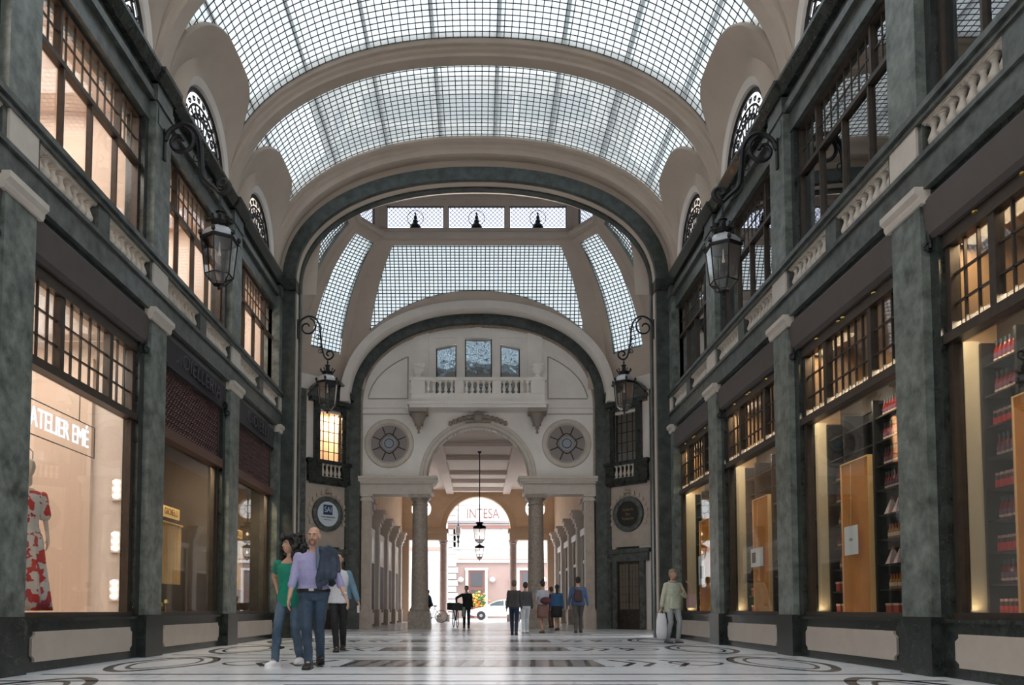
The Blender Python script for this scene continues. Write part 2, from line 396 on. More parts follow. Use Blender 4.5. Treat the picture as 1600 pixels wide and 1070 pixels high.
def pane_mesh(name, quads, label, thick=.020, parent=None):
    """panes: individual quads share edges; bars: wireframe of the same lattice"""
    me=bpy.data.meshes.new(name); vs=[]; ix={}; fs=[]
    def vi(p):
        k=(round(p[0],4),round(p[1],4),round(p[2],4))
        if k not in ix: ix[k]=len(vs); vs.append(p)
        return ix[k]
    for q in quads: fs.append([vi(p) for p in q])
    me.from_pydata(vs,[],fs); me.materials.append(RG)
    at=me.color_attributes.new('tint','FLOAT_COLOR','CORNER'); R=random.Random(3)
    cols=[]
    for f in fs:
        g=.20+R.random()*.035; t=R.random()
        c=(g*(1.0-.10*t),g*1.05,g*(1.05+.08*t),1)
        for _ in f: cols+=c
    at.data.foreach_set('color',cols)
    bm=bpy.data.meshes.new(name+'_bars'); bm.from_pydata(vs,[],fs); bm.materials.append(BARS)
    o=bpy.data.objects.new(name,me); COL.objects.link(o)
    g=bpy.data.objects.new('glazing_bars',bm); COL.objects.link(g)
    w=g.modifiers.new('w','WIREFRAME'); w.thickness=thick; w.use_even_offset=False; w.use_boundary=True
    if parent: o.parent=parent; g.parent=parent
    else:
        g.parent=o; struct(o,label,'ceiling')
    return o
def build_vault():
    A=arcpts(VA,VR,.157)
    for i in range(len(YP)):
        a=YP[i]; c=(YP[i+1] if i+1<len(YP) else 20.1); m=(a+c)/2
        y0,y1=a+.22,c-.22; near=i>=2
        n=int(round((y1-y0)/.157)) if near else 8
        AA=A if near else A[::3]+([A[-1]] if (len(A)-1)%3 else [])
        quads=[]
        for k in range(n):
            ya=y0+(y1-y0)*k/n; yb=y0+(y1-y0)*(k+1)/n; ym=(ya+yb)/2
            for j in range(len(AA)-1):
                p,q=AA[j],AA[j+1]
                zt=max(p[1],q[1])
                if zt<min(hood_z(ya-m),hood_z(yb-m))-.02 and zt<hood_z(ym-m): continue
                if zt<VZ+.3: continue
                quads.append([(p[0],ya,p[1]),(q[0],ya,q[1]),(q[0],yb,q[1]),(p[0],yb,p[1])])
        words=['behind the camera','behind the camera','over the camera','nearest whole bay in view','middle bay with the widest view','bay before the green arch'][i]
        v=pane_mesh('ceiling',quads,f'curved glass block vault of small square panes, {words}',.028)
        # steel carriers outside the glass
        b=mb(mat('grey_steel_carrier',(.30,.29,.28),.6))
        for k in range(5,len(A)-5,9):
            p,q=A[k],A[k+1]; nx,nz=(p[1]-q[1]),(q[0]-p[0]); L=math.hypot(nx,nz); nx/=L; nz/=L; q=((p[0]+q[0])/2,(p[1]+q[1])/2)
            if p[1]<11.4: continue
            d0,d1=.10,.13
            b.add([(p[0]+nx*d0,y0,p[1]+nz*d0),(q[0]+nx*d0,y0,q[1]+nz*d0),(q[0]+nx*d1,y0,q[1]+nz*d1),(p[0]+nx*d1,y0,p[1]+nz*d1),
                   (p[0]+nx*d0,y1,p[1]+nz*d0),(q[0]+nx*d0,y1,q[1]+nz*d0),(q[0]+nx*d1,y1,q[1]+nz*d1),(p[0]+nx*d1,y1,p[1]+nz*d1)],
                   [(0,1,2,3),(7,6,5,4),(0,4,5,1),(3,2,6,7),(0,3,7,4),(1,5,6,2)])
        o=b.build('steel_carriers'); o.parent=v
    # ribs
    for i,y in enumerate(YP+[19.82]):
        b=mb(CREAM); last=i==len(YP)
        sec=[(-.36,.42),(-.36,.20),(-.33,.16),(-.26,.15),(-.24,.09),(-.17,.06),(-.15,.0),(.15,.0),(.17,.06),(.24,.09),(.26,.15),(.33,.16),(.36,.20),(.36,.42)]
        if last: sec=[(-.34,.42),(-.34,.20),(-.30,.16),(-.22,.15),(-.20,.09),(-.12,.06),(-.08,-.06),(.22,-.06),(.22,.42)]
        sec=[(y+p,q) for p,q in sec]
        sweep_arch(b,sec,5.3,3.42,VZ,2.2,56)
        words=['behind the camera','behind the camera','above the camera','nearest in view, leaving the frame top','whole rib in mid view','second whole rib','last, against the green arch'][i]
        if i in (4,5): words={4:'highest one whose feet stand beside the lanterns',5:'whole rib in the middle of the vault'}[i]
        struct(b.build(sname('trim'),smooth=True),f'cream moulded plaster rib spanning the vault, {words}','vault rib')
    # lunettes
    for side in ('left','right'):
        s=SIDE[side]
        for i in range(2,len(YP)):
            a=YP[i]; c=(YP[i+1] if i+1<len(YP) else 19.95); m=(a+c)/2; h=(c-a)/2-.26
            N=28
            def curve(hw,top,n,xf):
                r=[]
                for k in range(N+1):
                    t=pi-pi*k/N; c_,s_=cos(t),sin(t)
                    dy=hw*math.copysign(abs(c_)**(2/n),c_); z=VZ+(top-VZ)*abs(s_)**(2/n)
                    r.append((s*xf(z),m+dy,z))
                return r
            C0=curve(h+.0,11.56,3.4,lambda z:vx(z)-.06)
            C0b=curve(h-.03,11.52,3.4,lambda z:vx(z)-.12)
            C1=curve(h-.26,11.22,2.6,lambda z:vx(z)-.05)
            C1b=curve(h-.30,11.16,2.5,lambda z:vx(z)+.0)
            C2=curve(h-.42,10.86,2.3,lambda z:5.17)
            C3=curve(h-.48,10.72,2.2,lambda z:5.22)
            C4=curve(h-.50,10.68,2.1,lambda z:5.34)
            b=mb(CREAM); Cx=curve(h+.02,11.62,3.4,lambda z:vx(z)+.2); b.grid([Cx,C0,C0b,C1,C1b,C2]); b.mat(CREAM2); b.grid([C2,C3,C4])
            # wall beyond the window arch, outside
            words={2:'nearest, cut by the frame top',3:'in the first whole bay',4:'in the second whole bay',5:'next to the green arch'}[i]
            struct(b.build(sname('trim'),smooth=True),f'cream plaster hood over the {side} lunette, {words}','lunette hood')
            root=empty(sname('window'),(s*5.4,m,VZ)); struct(root,f'{side} lunette window with black wrought iron scrollwork, {words}','window')
            Mx=Matrix(((0,0,s,s*5.29),(1,0,0,m),(0,1,0,VZ),(0,0,0,1)))  # local x along hall, y up, z outward
            hw=h-.52; tp=1.2
            b=mb(IRON,Mx)
            def el(k,f=1): 
                t=pi-pi*k/24; return (hw*f*math.copysign(abs(cos(t))**.95,cos(t)), tp*f*abs(sin(t))**.95, 0)
            b.tube([el(k) for k in range(25)],.045,5); b.tube([el(k,.80) for k in range(25)],.024,4); b.bar((-hw,.02,0),(hw,.02,0),.035)
            def spiral(cx,cy,r,tn,a0,sg=1,w=.019):
                pts=[]
                for q in range(22):
                    u=q/21; rad=r*(1-.85*u); ang=a0+sg*tn*2*pi*u; pts.append((cx+rad*cos(ang),cy+rad*sin(ang),0))
                b.tube(pts,w,4)
            for k in range(1,12):
                t=pi*k/12; x,y=hw*.8*cos(t),tp*.8*sin(t); b.bar((hw*.25*cos(t),.05+.28*sin(t),0),(x,y,0),.015)
                sg=1 if k<6 else -1
                spiral(hw*.66*cos(t+.09),tp*.66*sin(t+.09),.10,1.2,t,sg); spiral(hw*.9*cos(t),tp*.9*sin(t),.07,1.1,t+1,-sg,.014)
                spiral(hw*.42*cos(t+.1),tp*.42*sin(t+.1),.07,1.2,t,-sg)
            b.tube([(hw*.25*cos(pi*k/12),.05+.28*sin(pi*k/12),0) for k in range(13)],.02,4)
            b.build('iron_scrollwork',root)
            b=mb(glass('lunette_glass',(.8,.8,.8),.3) if 'lunette_glass' not in MT else MT['lunette_glass'],Mx)
            b.add([(0,0,.04)]+[(p[0],p[1],.04) for p in [el(k,1.05) for k in range(25)]],[(0,k,k+1) for k in range(1,25)]); b.build('window_glass',root)
build_vault()
# rear wall behind the camera
b=mb(CREAM2); b.box((-8.2,-6.2,0),(8.2,-6,13.4)); struct(b.build('wall_rear'),'plain plaster wall closing the gallery behind the camera')

# ---------------------------------------------------------------- cross wall with the first green arch
def plate_with_arch(b, y0,y1, x0,x1, zb, zt, a,r,z0,n=2.2,N=40,xc=0):
    """wall slab x0..x1, zb..zt with an arch hole down to zb"""
    zf=lambda x: min(zt,se(x-xc,a+1.0,r+1.25,z0,n))
    A=[(xc+p[0],p[1]) for p in arc(a,r,z0,n,N)]
    A=[(A[0][0],zb)]+A+[(A[-1][0],zb)]
    for k in range(len(A)-1):
        p,q=A[k],A[k+1]
        if abs(p[0]-q[0])<1e-6: continue
        b.box((0,0,0),(0,0,0)) if False else b.add([(p[0],y0,p[1]),(q[0],y0,q[1]),(q[0],y0,zf(q[0])),(p[0],y0,zf(p[0])),(p[0],y1,p[1]),(q[0],y1,q[1]),(q[0],y1,zf(q[0])),(p[0],y1,zf(p[0]))],
          [(0,1,2,3),(7,6,5,4),(0,4,5,1),(3,2,6,7)])
    b.add([(A[0][0],y0,A[0][1]),(A[1][0],y0,A[1][1]),(A[1][0],y1,A[1][1]),(A[0][0],y1,A[0][1])],[(0,1,2,3)])
    b.add([(A[-1][0],y0,A[-1][1]),(A[-2][0],y0,A[-2][1]),(A[-2][0],y1,A[-2][1]),(A[-1][0],y1,A[-1][1])],[(0,1,2,3)])
    b.box((x0,y0,zb),(A[0][0],y1,min(zt,12.0))); b.box((A[-1][0],y0,zb),(x1,y1,min(zt,12.0)))
b=mb(CREAM); plate_with_arch(b,20.1,20.5,-8.3,8.3,0,16.6,4.86,2.86,9.45)
for s in(-1,1): pass
struct(b.build('wall_cross'),'cross wall carrying the near green arch before the octagon','wall')
b=mb(ARCHG)
sweep_arch(b,[(19.98,.34),(19.98,.0),(20.2,.0),(20.2,.34)],4.80,2.80,9.45,2.2,56,zfoot=0)
b.mat(CREAM); sweep_arch(b,[(20.12,.1),(20.12,-.02),(20.32,-.02),(20.32,.1)],4.80,2.80,9.45,2.2,56,zfoot=0)
b.mat(ARCHG); sweep_arch(b,[(20.32,.1),(20.32,-.05),(20.53,-.05),(20.53,.1)],4.78,2.78,9.45,2.2,56,zfoot=0)
b.mat(DKGREEN)
for s in(-1,1):
    b.box((s*4.76,19.93,9.2),(s*5.2,20.3,9.5)); b.box((s*4.74,19.95,0),(s*5.2,20.54,.66))
struct(b.build(sname('trim'),smooth=True),'wide green marble arch framing the octagon, the nearer of the two','arch')

# ---------------------------------------------------------------- octagon room with its glass dome
BO=[(5.1,29.5),(-5.1,29.5),(-6.55,28.05),(-6.55,21.95),(-5.1,20.5),(5.1,20.5),(6.55,21.95),(6.55,28.05)]   # starts with the far wall
RO=[(3.55,28.0),(-3.55,28.0),(-4.3,26.9),(-4.3,23.1),(-3.55,22.0),(3.55,22.0),(4.3,23.1),(4.3,26.9)]
ZB,ZR,TM=9.3,14.55,radians(62)
def dome_pt(k,u,t,off=0):
    """panel k, u across 0..1, t up 0..1"""
    j=(k+1)%8; th=TM*t; f=(cos(th)-cos(TM))/(1-cos(TM)); z=ZB+(ZR-ZB)*sin(th)/sin(TM)
    bx,by=BO[k][0]+(BO[j][0]-BO[k][0])*u, BO[k][1]+(BO[j][1]-BO[k][1])*u
    rx,ry=RO[k][0]+(RO[j][0]-RO[k][0])*u, RO[k][1]+(RO[j][1]-RO[k][1])*u
    x,y=rx+(bx-rx)*f, ry+(by-ry)*f
    if off:
        ex,ey=BO[j][0]-BO[k][0],BO[j][1]-BO[k][1]; L=math.hypot(ex,ey); nx,ny=-ey/L,ex/L
        if nx*(bx)+ny*(by-25.2)<0: nx,ny=-nx,-ny
        x+=nx*off*.8; y+=ny*off*.8; z+=off*.6
    return (x,y,z)
def build_dome():
    words={0:'above the balcony wall',1:'left diagonal beside the far wall',2:'left side',3:'left, hidden by the near arch',4:'over the near arch',5:'right, hidden by the near arch',6:'right side',7:'right diagonal beside the far wall'}
    for k in range(8):
        wide = k in (0,4); j=(k+1)%8
        # cream frame with a smooth hole
        U=40; mg=.075 if wide else (.12 if k in (2,6) else .17)
        def tb(u):
            if wide:
                x=(.5-u)*2*5.0; z=se(x,5.42,4.25,8.7)
                z=max(z+.0,10.2)
                t=math.asin(min(1,(z-ZB)/(ZR-ZB)*sin(TM)))/TM; return t
            if k in (2,6): return .5
            return .20
        def ta(u):
            if not wide: return 0
            x=(.5-u)*2*5.05
            z=se(x,5.0,3.64,8.7) if k==0 else se(x,4.9,2.9,9.45)
            return math.asin(min(1,max(0,(z-ZB)/(ZR-ZB)*sin(TM))))/TM
        us=[mg+(1-2*mg)*i/U for i in range(U+1)]; TT=.945
        b=mb(CREAM)
        b.grid([[dome_pt(k,u,ta(u)+(max(tb(u),ta(u)+.02)-ta(u))*q/6) for q in range(7)] for u in us])
        b.grid([[dome_pt(k,u,TT+(1-TT)*q/2) for q in range(3)] for u in us])
        for (u0,u1) in ((0,mg),(1-mg,1)): b.grid([[dome_pt(k,u0+(u1-u0)*q/3,t/24) for q in range(4)] for t in range(25)])
        # reveal of the hole
        rim=[(u,tb(u)) for u in us]+[(1-mg,TT)]+[(mg,TT)]+[(mg,tb(mg))]
        rim2=[]
        for a_,b_ in zip(rim,rim[1:]):
            for q in range(8): rim2.append((a_[0]+(b_[0]-a_[0])*q/8,a_[1]+(b_[1]-a_[1])*q/8))
        b.mat(ARCHG if False else mat('grey_green_reveal',(.20,.22,.20),.7)); b.grid([[dome_pt(k,u,t),dome_pt(k,u,t,.20)] for u,t in rim2])
        struct(b.build(sname('trim'),smooth=True),f'cream plaster frame of the dome panel, {words[k]}','dome frame')
        # panes
        lw=math.dist(BO[k],BO[j]); n=int(lw/.165); nt=44; quads=[]
        ex,ey=(BO[j][0]-BO[k][0])/lw,(BO[j][1]-BO[k][1])/lw; cb=((BO[k][0]+BO[j][0])/2,(BO[k][1]+BO[j][1])/2); cr_=((RO[k][0]+RO[j][0])/2,(RO[k][1]+RO[j][1])/2)
        lr=math.dist(RO[k],RO[j])
        def gp(d,t):
            P=dome_pt(k,.5,t,.10); return (P[0]+ex*d,P[1]+ey*d,P[2])
        for a_ in range(nt):
            t0,t1=a_/nt,(a_+1)/nt; tm=(t0+t1)/2; th=TM*tm; f=(cos(th)-cos(TM))/(1-cos(TM)); half=(lr+(lw-lr)*f)/2
            for c_ in range(-n//2,n//2+1):
                d0,d1=c_*.165,(c_+1)*.165; dm=(d0+d1)/2
                if abs(dm)>half*(1-mg*.7)+.02: continue
                u=.5+dm/(2*half)
                if t1<tb(min(max(u,0),1))-.005: continue
                quads.append([gp(d0,t0),gp(d1,t0),gp(d1,t1),gp(d0,t1)])
        pane_mesh('ceiling',quads,f'glass block dome panel of the octagon, {words[k]}',.045)
    # cornice and lantern drum
    b=mb(CREAM)
    prof=[(0,14.5),(-.10,14.52),(-.10,14.62),(-.16,14.68),(-.16,14.76),(-.06,14.82),(.0,14.84),(.10,14.84)]
    def off(k,d):   # ring corner moved outwards by d
        x,y=RO[k]; v=Vector((x,y-25.2)); L=v.length; v*=(L+d)/L; return (v.x,v.y+25.2)
    rows=[]
    for k in list(range(8))+[0]:
        rows.append([(*off(k,d*1.15),z) for d,z in prof])
    b.grid(rows)
    for k in range(8):
        j=(k+1)%8; A,B=off(k,.10),off(j,.10); L=math.dist(A,B)
        ex,ey=(B[0]-A[0])/L,(B[1]-A[1])/L; nx,ny=-ey,ex
        if nx*A[0]+ny*(A[1]-25.2)<0: nx,ny=-nx,-ny
        M=Matrix(((ex,nx,0,A[0]),(ey,ny,0,A[1]),(0,0,1,0),(0,0,0,1)))
        nw=3 if k in(0,4) else 1
        b.M=M; post=.16; w=(L-post*(nw+1)-.2)/nw
        b.box((0,0,14.84),(L,.15,15.02)); b.box((0,0,15.86),(L,.15,16.4)); b.box((0,-.05,16.12),(L,0,16.2))
        b.box((0,0,15.0),(.10+post,.15,15.9)); b.box((L-.10-post,0,15.0),(L,.15,15.9))
        for q in range(1,nw): x=.10+q*(w+post); b.box((x,-.03,15.0),(x+post,.15,15.9))
        for q in range(nw):
            x=.10+post+q*(w+post)
            wd={0:['rightmost','middle','leftmost'][q]+' of the three in the drum over the balcony wall'}.get(k, {1:'left diagonal of the drum',2:'left side of the drum',3:'near left of the drum',5:'near right of the drum',6:'right side of the drum',7:'right diagonal of the drum'}.get(k) or f'near side of the drum number {["one","two","three"][q]}')
            o=empty(sname('window'),(0,0,0)); o.matrix_basis=M@Matrix.Translation((x,0,15.0)); struct(o,f'latticed drum window with a small dark emblem, {wd}','window')
            c=mb(IRON,M); z0,z1=15.03,15.86
            c.box((x,.04,15.0),(x+w,.08,15.04)); c.box((x,.04,15.83),(x+w,.08,15.87)); c.box((x,.04,15.0),(x+.03,.08,15.87)); c.box((x+w-.03,.04,15.0),(x+w,.08,15.87))
            st=.16; nn=int((w+.8)/st)
            for sg in(-1,1):
                for i in range(nn+1):
                    xa=x+.05+i*st-(.8 if sg>0 else 0); za,zb=z0+.04,z1-.04; xb=xa+(.75 if sg>0 else .0)
                    if sg<0: xa,xb=x+.05+i*st, x+.05+i*st-.75
                    # clip to the opening
                    pts=[]
                    lo,hi=x+.05,x+w-.05
                    def at(xx): return za+(zb-za)*(xx-xa)/(xb-xa)
                    x1,x2=min(max(xa,lo),hi),min(max(xb,lo),hi)
                    if abs(x1-x2)<.03: continue
                    c.bar((x1,.055,at(x1)),(x2,.055,at(x2)),.010)
            c.build('lattice',o)
            c=mb(IRON,M); cx=x+w/2
            if w>1: c.lathe([(.16,0),(.19,.06),(.08,.16),(.11,.24),(.05,.3),(.07,.4),(.02,.48),(.045,.53),(.0,.6)],(cx,.05,15.06),8); c.box((cx-.2,.04,15.05),(cx+.2,.06,15.09)); c.tube([(cx+.3*cos(t*pi/12),.055,15.42+.3*sin(t*pi/12)) for t in range(25)],.012,4)
            c.build('emblem',o,smooth=True)
            c=mb(glass('drum_glass',(.62,.64,.70),.3) if 'drum_glass' not in MT else MT['drum_glass'],M); c.box((x,.09,15.02),(x+w,.095,15.87)); c.build('window_glass',o)
    b.M=Matrix.Identity(4); b.box((-5.2,21.9,16.4),(5.2,28.6,16.5))
    struct(b.build(sname('trim')),'cream plaster drum and cornice ring above the dome','drum')
build_dome()

# ---------------------------------------------------------------- octagon walls
XC=.05
def dwall(side):
    """diagonal wall local frame: x from the far corner outwards/nearwards, y into the room, z up"""
    s=SIDE[side]; A=Vector((s*5.0+XC,29.5)); d=Vector((s*.7071,-.7071)); nrm=Vector((-s*.7071,-.7071))
    return Matrix(((d.x,nrm.x,0,A.x),(d.y,nrm.y,0,A.y),(0,0,1,0),(0,0,0,1)))
def octagon_walls():
    for side in('left','right'):
        s=SIDE[side]; M=dwall(side)
        b=mb(CREAM2,M); b.box((-.2,-.3,0),(2.3,0,3.0)); b.box((-.2,-.3,3.0),(.38,0,8.9)); b.box((1.42,-.3,3.0),(2.3,0,8.9)); b.box((-.2,-.3,8.2),(2.3,0,9.5)); b.mat(BLACK); b.box((.3,-.3,2.9),(1.5,-.08,6.2)); b.mat(CREAM2)
        b.mat(BEIGE); b.box((.02,0,3.1),(1.95,.02,5.55))
        struct(b.build(f'wall_diagonal_{side}'),f'{side} diagonal wall of the octagon between the arches')
        b=mb(CREAM2); b.box((s*6.55,21.9,0),(s*6.75,28.2,9.6)); b.box((s*5.0,20.5,0),(s*8.3,20.7,12.0))
        b.mat(ARCHG)
        for y in (23.1,27.2): b.box((s*6.45,y-.15,0),(s*6.57,y+.15,8))
        struct(b.build(f'wall_octagon_{side}'),f'{side} side wall of the octagon')
        # green door surround, window surround
        b=mb(GREEN2,M)
        b.box((-.12,0,0),(.20,.10,8.4)); b.box((1.98,0,0),(2.2,.10,8.9))
        # window surround and pediment
        b.mat(DKGREEN); b.box((.22,0,6.3),(.40,.12,8.45)); b.box((1.38,0,6.3),(1.62,.12,8.45)); b.box((.22,0,8.3),(1.62,.14,8.55))
        b.box((.1,0,8.5),(1.85,.22,8.66))
        pts=[(.02+1.9*i/12, 8.74+.62*sin(pi*i/12)**.8) for i in range(13)]
        rows=[[(x,0,z-.02),(x,.30,z),(x,.34,z+.1),(x,0,z+.12)] for x,z in pts]; b.grid(rows)
        rows=[[(x,.03,8.66),(x,.06,max(8.66,z))] for x,z in pts]; b.mat(GREEN2); b.grid(rows)
        b.mat(CREAM2)
        # apron
        b.mat(DKGREEN); b.box((.0,0,6.2),(1.95,.22,6.34)); b.box((.05,0,5.62),(.42,.16,6.22)); b.box((1.32,0,5.62),(1.9,.16,6.22)); b.box((.05,0,5.5),(1.9,.18,5.72)); b.box((.15,0,5.42),(1.8,.1,5.52))
        # corner quoin swag round the medallion
        b.mat(STONE2)
        for k in range(15):
            t=radians(-25+230*k/14); x,z=.98+.80*cos(t),4.33+.80*sin(t)
            if x>.06 and x<1.9: b.box((x-.06,.02,z-.07),(x+.06,.07,z+.07))
        b.lathe([(0,0),(.16,.02),(.05,.1),(.12,.16),(.0,.2)],(.98,.08,5.1),8)
        # door hood
        b.mat(GREEN2); b.box((.0,0,2.86),(1.95,.20,3.02)); b.box((.1,0,2.55),(1.85,.12,2.88)); b.box((.3,.0,0),(.5,.14,2.6)); b.box((1.5,0,0),(1.7,.14,2.6))
        struct(b.build(sname('trim')),f'dark green marble surround of the {side} diagonal window, roundel and door','surround')
        # window
        lit=side=='left'
        root=empty(sname('window'),(0,0,0)); root.matrix_basis=M@Matrix.Translation((.9,0,6.3))
        struct(root,('small window glowing orange' if lit else 'small unlit dark window')+f' on the {side} diagonal wall behind a lantern','window')
        c=mb(BRONZE,M); x0,x1=.40,1.38
        c.box((x0,-.1,6.3),(x0+.04,-.03,8.35)); c.box((x1-.04,-.1,6.3),(x1,-.03,8.35))
        for k in range(1,4): x=x0+(x1-x0)*k/4; c.box((x-.012,-.085,6.3),(x+.012,-.05,8.35))
        for k in range(0,6): z=6.34+k*.38; c.box((x0,-.085,z-.012),(x1,-.05,z+.012))
        c.build('glazing_bars',root)
        c=mb(GLASS if lit else GLASSD,M); c.box((x0,-.072,6.3),(x1,-.068,8.35)); c.build('window_glass',root)
        c=mb(mat('lit_peach_room',(.85,.66,.5),.8) if lit else mat('blue_grey_room',(.13,.17,.19),.6),M); c.box((x0-.1,-1.0,5.5),(x1+.1,-.95,8.6)); c.box((x0-.1,-1,5.5),(x0-.05,-.3,8.6)); c.box((x1+.05,-1,5.5),(x1+.1,-.3,8.6)); c.box((x0-.1,-1,8.6),(x1+.1,-.3,8.65)); c.box((x0-.1,-1,5.4),(x1+.1,-.3,5.5)); c.build('room_lining',root)
        if lit:
            p=M@Vector((.9,-.62,8.35)); l=area('window_room_lamp',p,.4,50,(1,.76,.56)); l.rotation_euler=(0,0,radians(45))
        # small balustrade
        root=empty('balustrade',tuple(M@Vector((.9,.1,5.7)))); tag(root,f'five cream balusters set in the green apron under the {side} diagonal window','balustrade')
        for k in range(5):
            c=mb(WHITE,M); x=.50+k*.185; c.lathe(balpro(.48,.07),(x,.08,5.72),10); c.box((x-.07,.01,5.70),(x+.07,.15,5.74)); c.box((x-.07,.01,6.18),(x+.07,.15,6.21)); c.build('baluster',root,smooth=True)
        # roundel
        root=empty('round_plaque',tuple(M@Vector((.98,.1,4.33))))
        tag(root,'round white and blue company plaque in green ring above the left door' if lit else 'round black plaque with gold script above the right door','sign')
        c=mb(GREEN2,M); pr=[(.46,0),(.48,.09),(.56,.12),(.66,.09),(.68,0)]
        rows=[]
        for i in range(33):
            t=2*pi*i/32; rows.append([(.98+r*cos(t),.01+y,4.33+r*sin(t)) for r,y in pr])
        c.grid(rows); c.build('ring',root,smooth=True)
        c=mb(mat('white_plaque',(.62,.70,.76),.4) if lit else BLACK,M)
        c.add([(.98+.47*cos(2*pi*i/32),.06,4.33+.47*sin(2*pi*i/32)) for i in range(32)],[tuple(range(32))]); c.build('disc',root)
        if s<0: R=Matrix(((-1,0,0,.98),(0,0,1,.07),(0,1,0,4.33),(0,0,0,1)))
        else: R=Matrix(((-1,0,0,.98),(0,0,1,.07),(0,1,0,4.33),(0,0,0,1)))
        # reading direction: world left to right
        R=Matrix(((float(s),0,0,.98),(0,0,1,.075),(0,1,0,4.33),(0,0,0,1)))
        if lit:
            navy=mat('navy_blue',(.01,.03,.10),.4); c=mb(navy,M); c.box((.78,.065,4.30),(1.18,.07,4.68)); c.build('emblem',root)
            text('letters','SAI',.30,M@R@Matrix.Translation((0,.16,0)),mat('pale_letter',(.6,.7,.8),.5),root,.003,sx=.8)
            text('letters','ASSICURAZIONI',.085,M@R@Matrix.Translation((0,-.12,0)),navy,root,.003)
            text('letters','AGENZIA GENERALE',.04,M@R@Matrix.Translation((0,-.22,0)),navy,root,.002)
        else:
            gold=mat('gold_letter',(.30,.22,.08),.4,.4)
            for q,t in enumerate(('Galleria','San','Federico')): text('letters',t,.15,M@R@Matrix.Translation((0,.17-.17*q,0)),gold,root,.002)
        # door
        root=empty(sname('door'),tuple(M@Vector((1,0,0)))); struct(root,f'dark glazed door on the {side} diagonal wall'+(' hidden behind the walking couple' if lit else ' with small square panes'),'door')
        c=mb(BRONZE,M); c.box((.5,0,0),(1.5,.05,2.55)); c.build('door_frame',root)
        c=mb(mat('dim_door_pane',(.075,.07,.06),.2,emit=(.25,.19,.1),es=.04),M)
        for q in range(2):
            for i in range(3):
                for k in range(6): x=.58+q*.44+i*.135; z=.75+k*.285; c.box((x,.05,z),(x+.115,.055,z+.26))
        c.build('door_panes',root)
        c=mb(BRONZE,M); c.bar((.99,.09,1.0),(.99,.09,1.3),.02,6); c.build('door_handle',root)
octagon_walls()

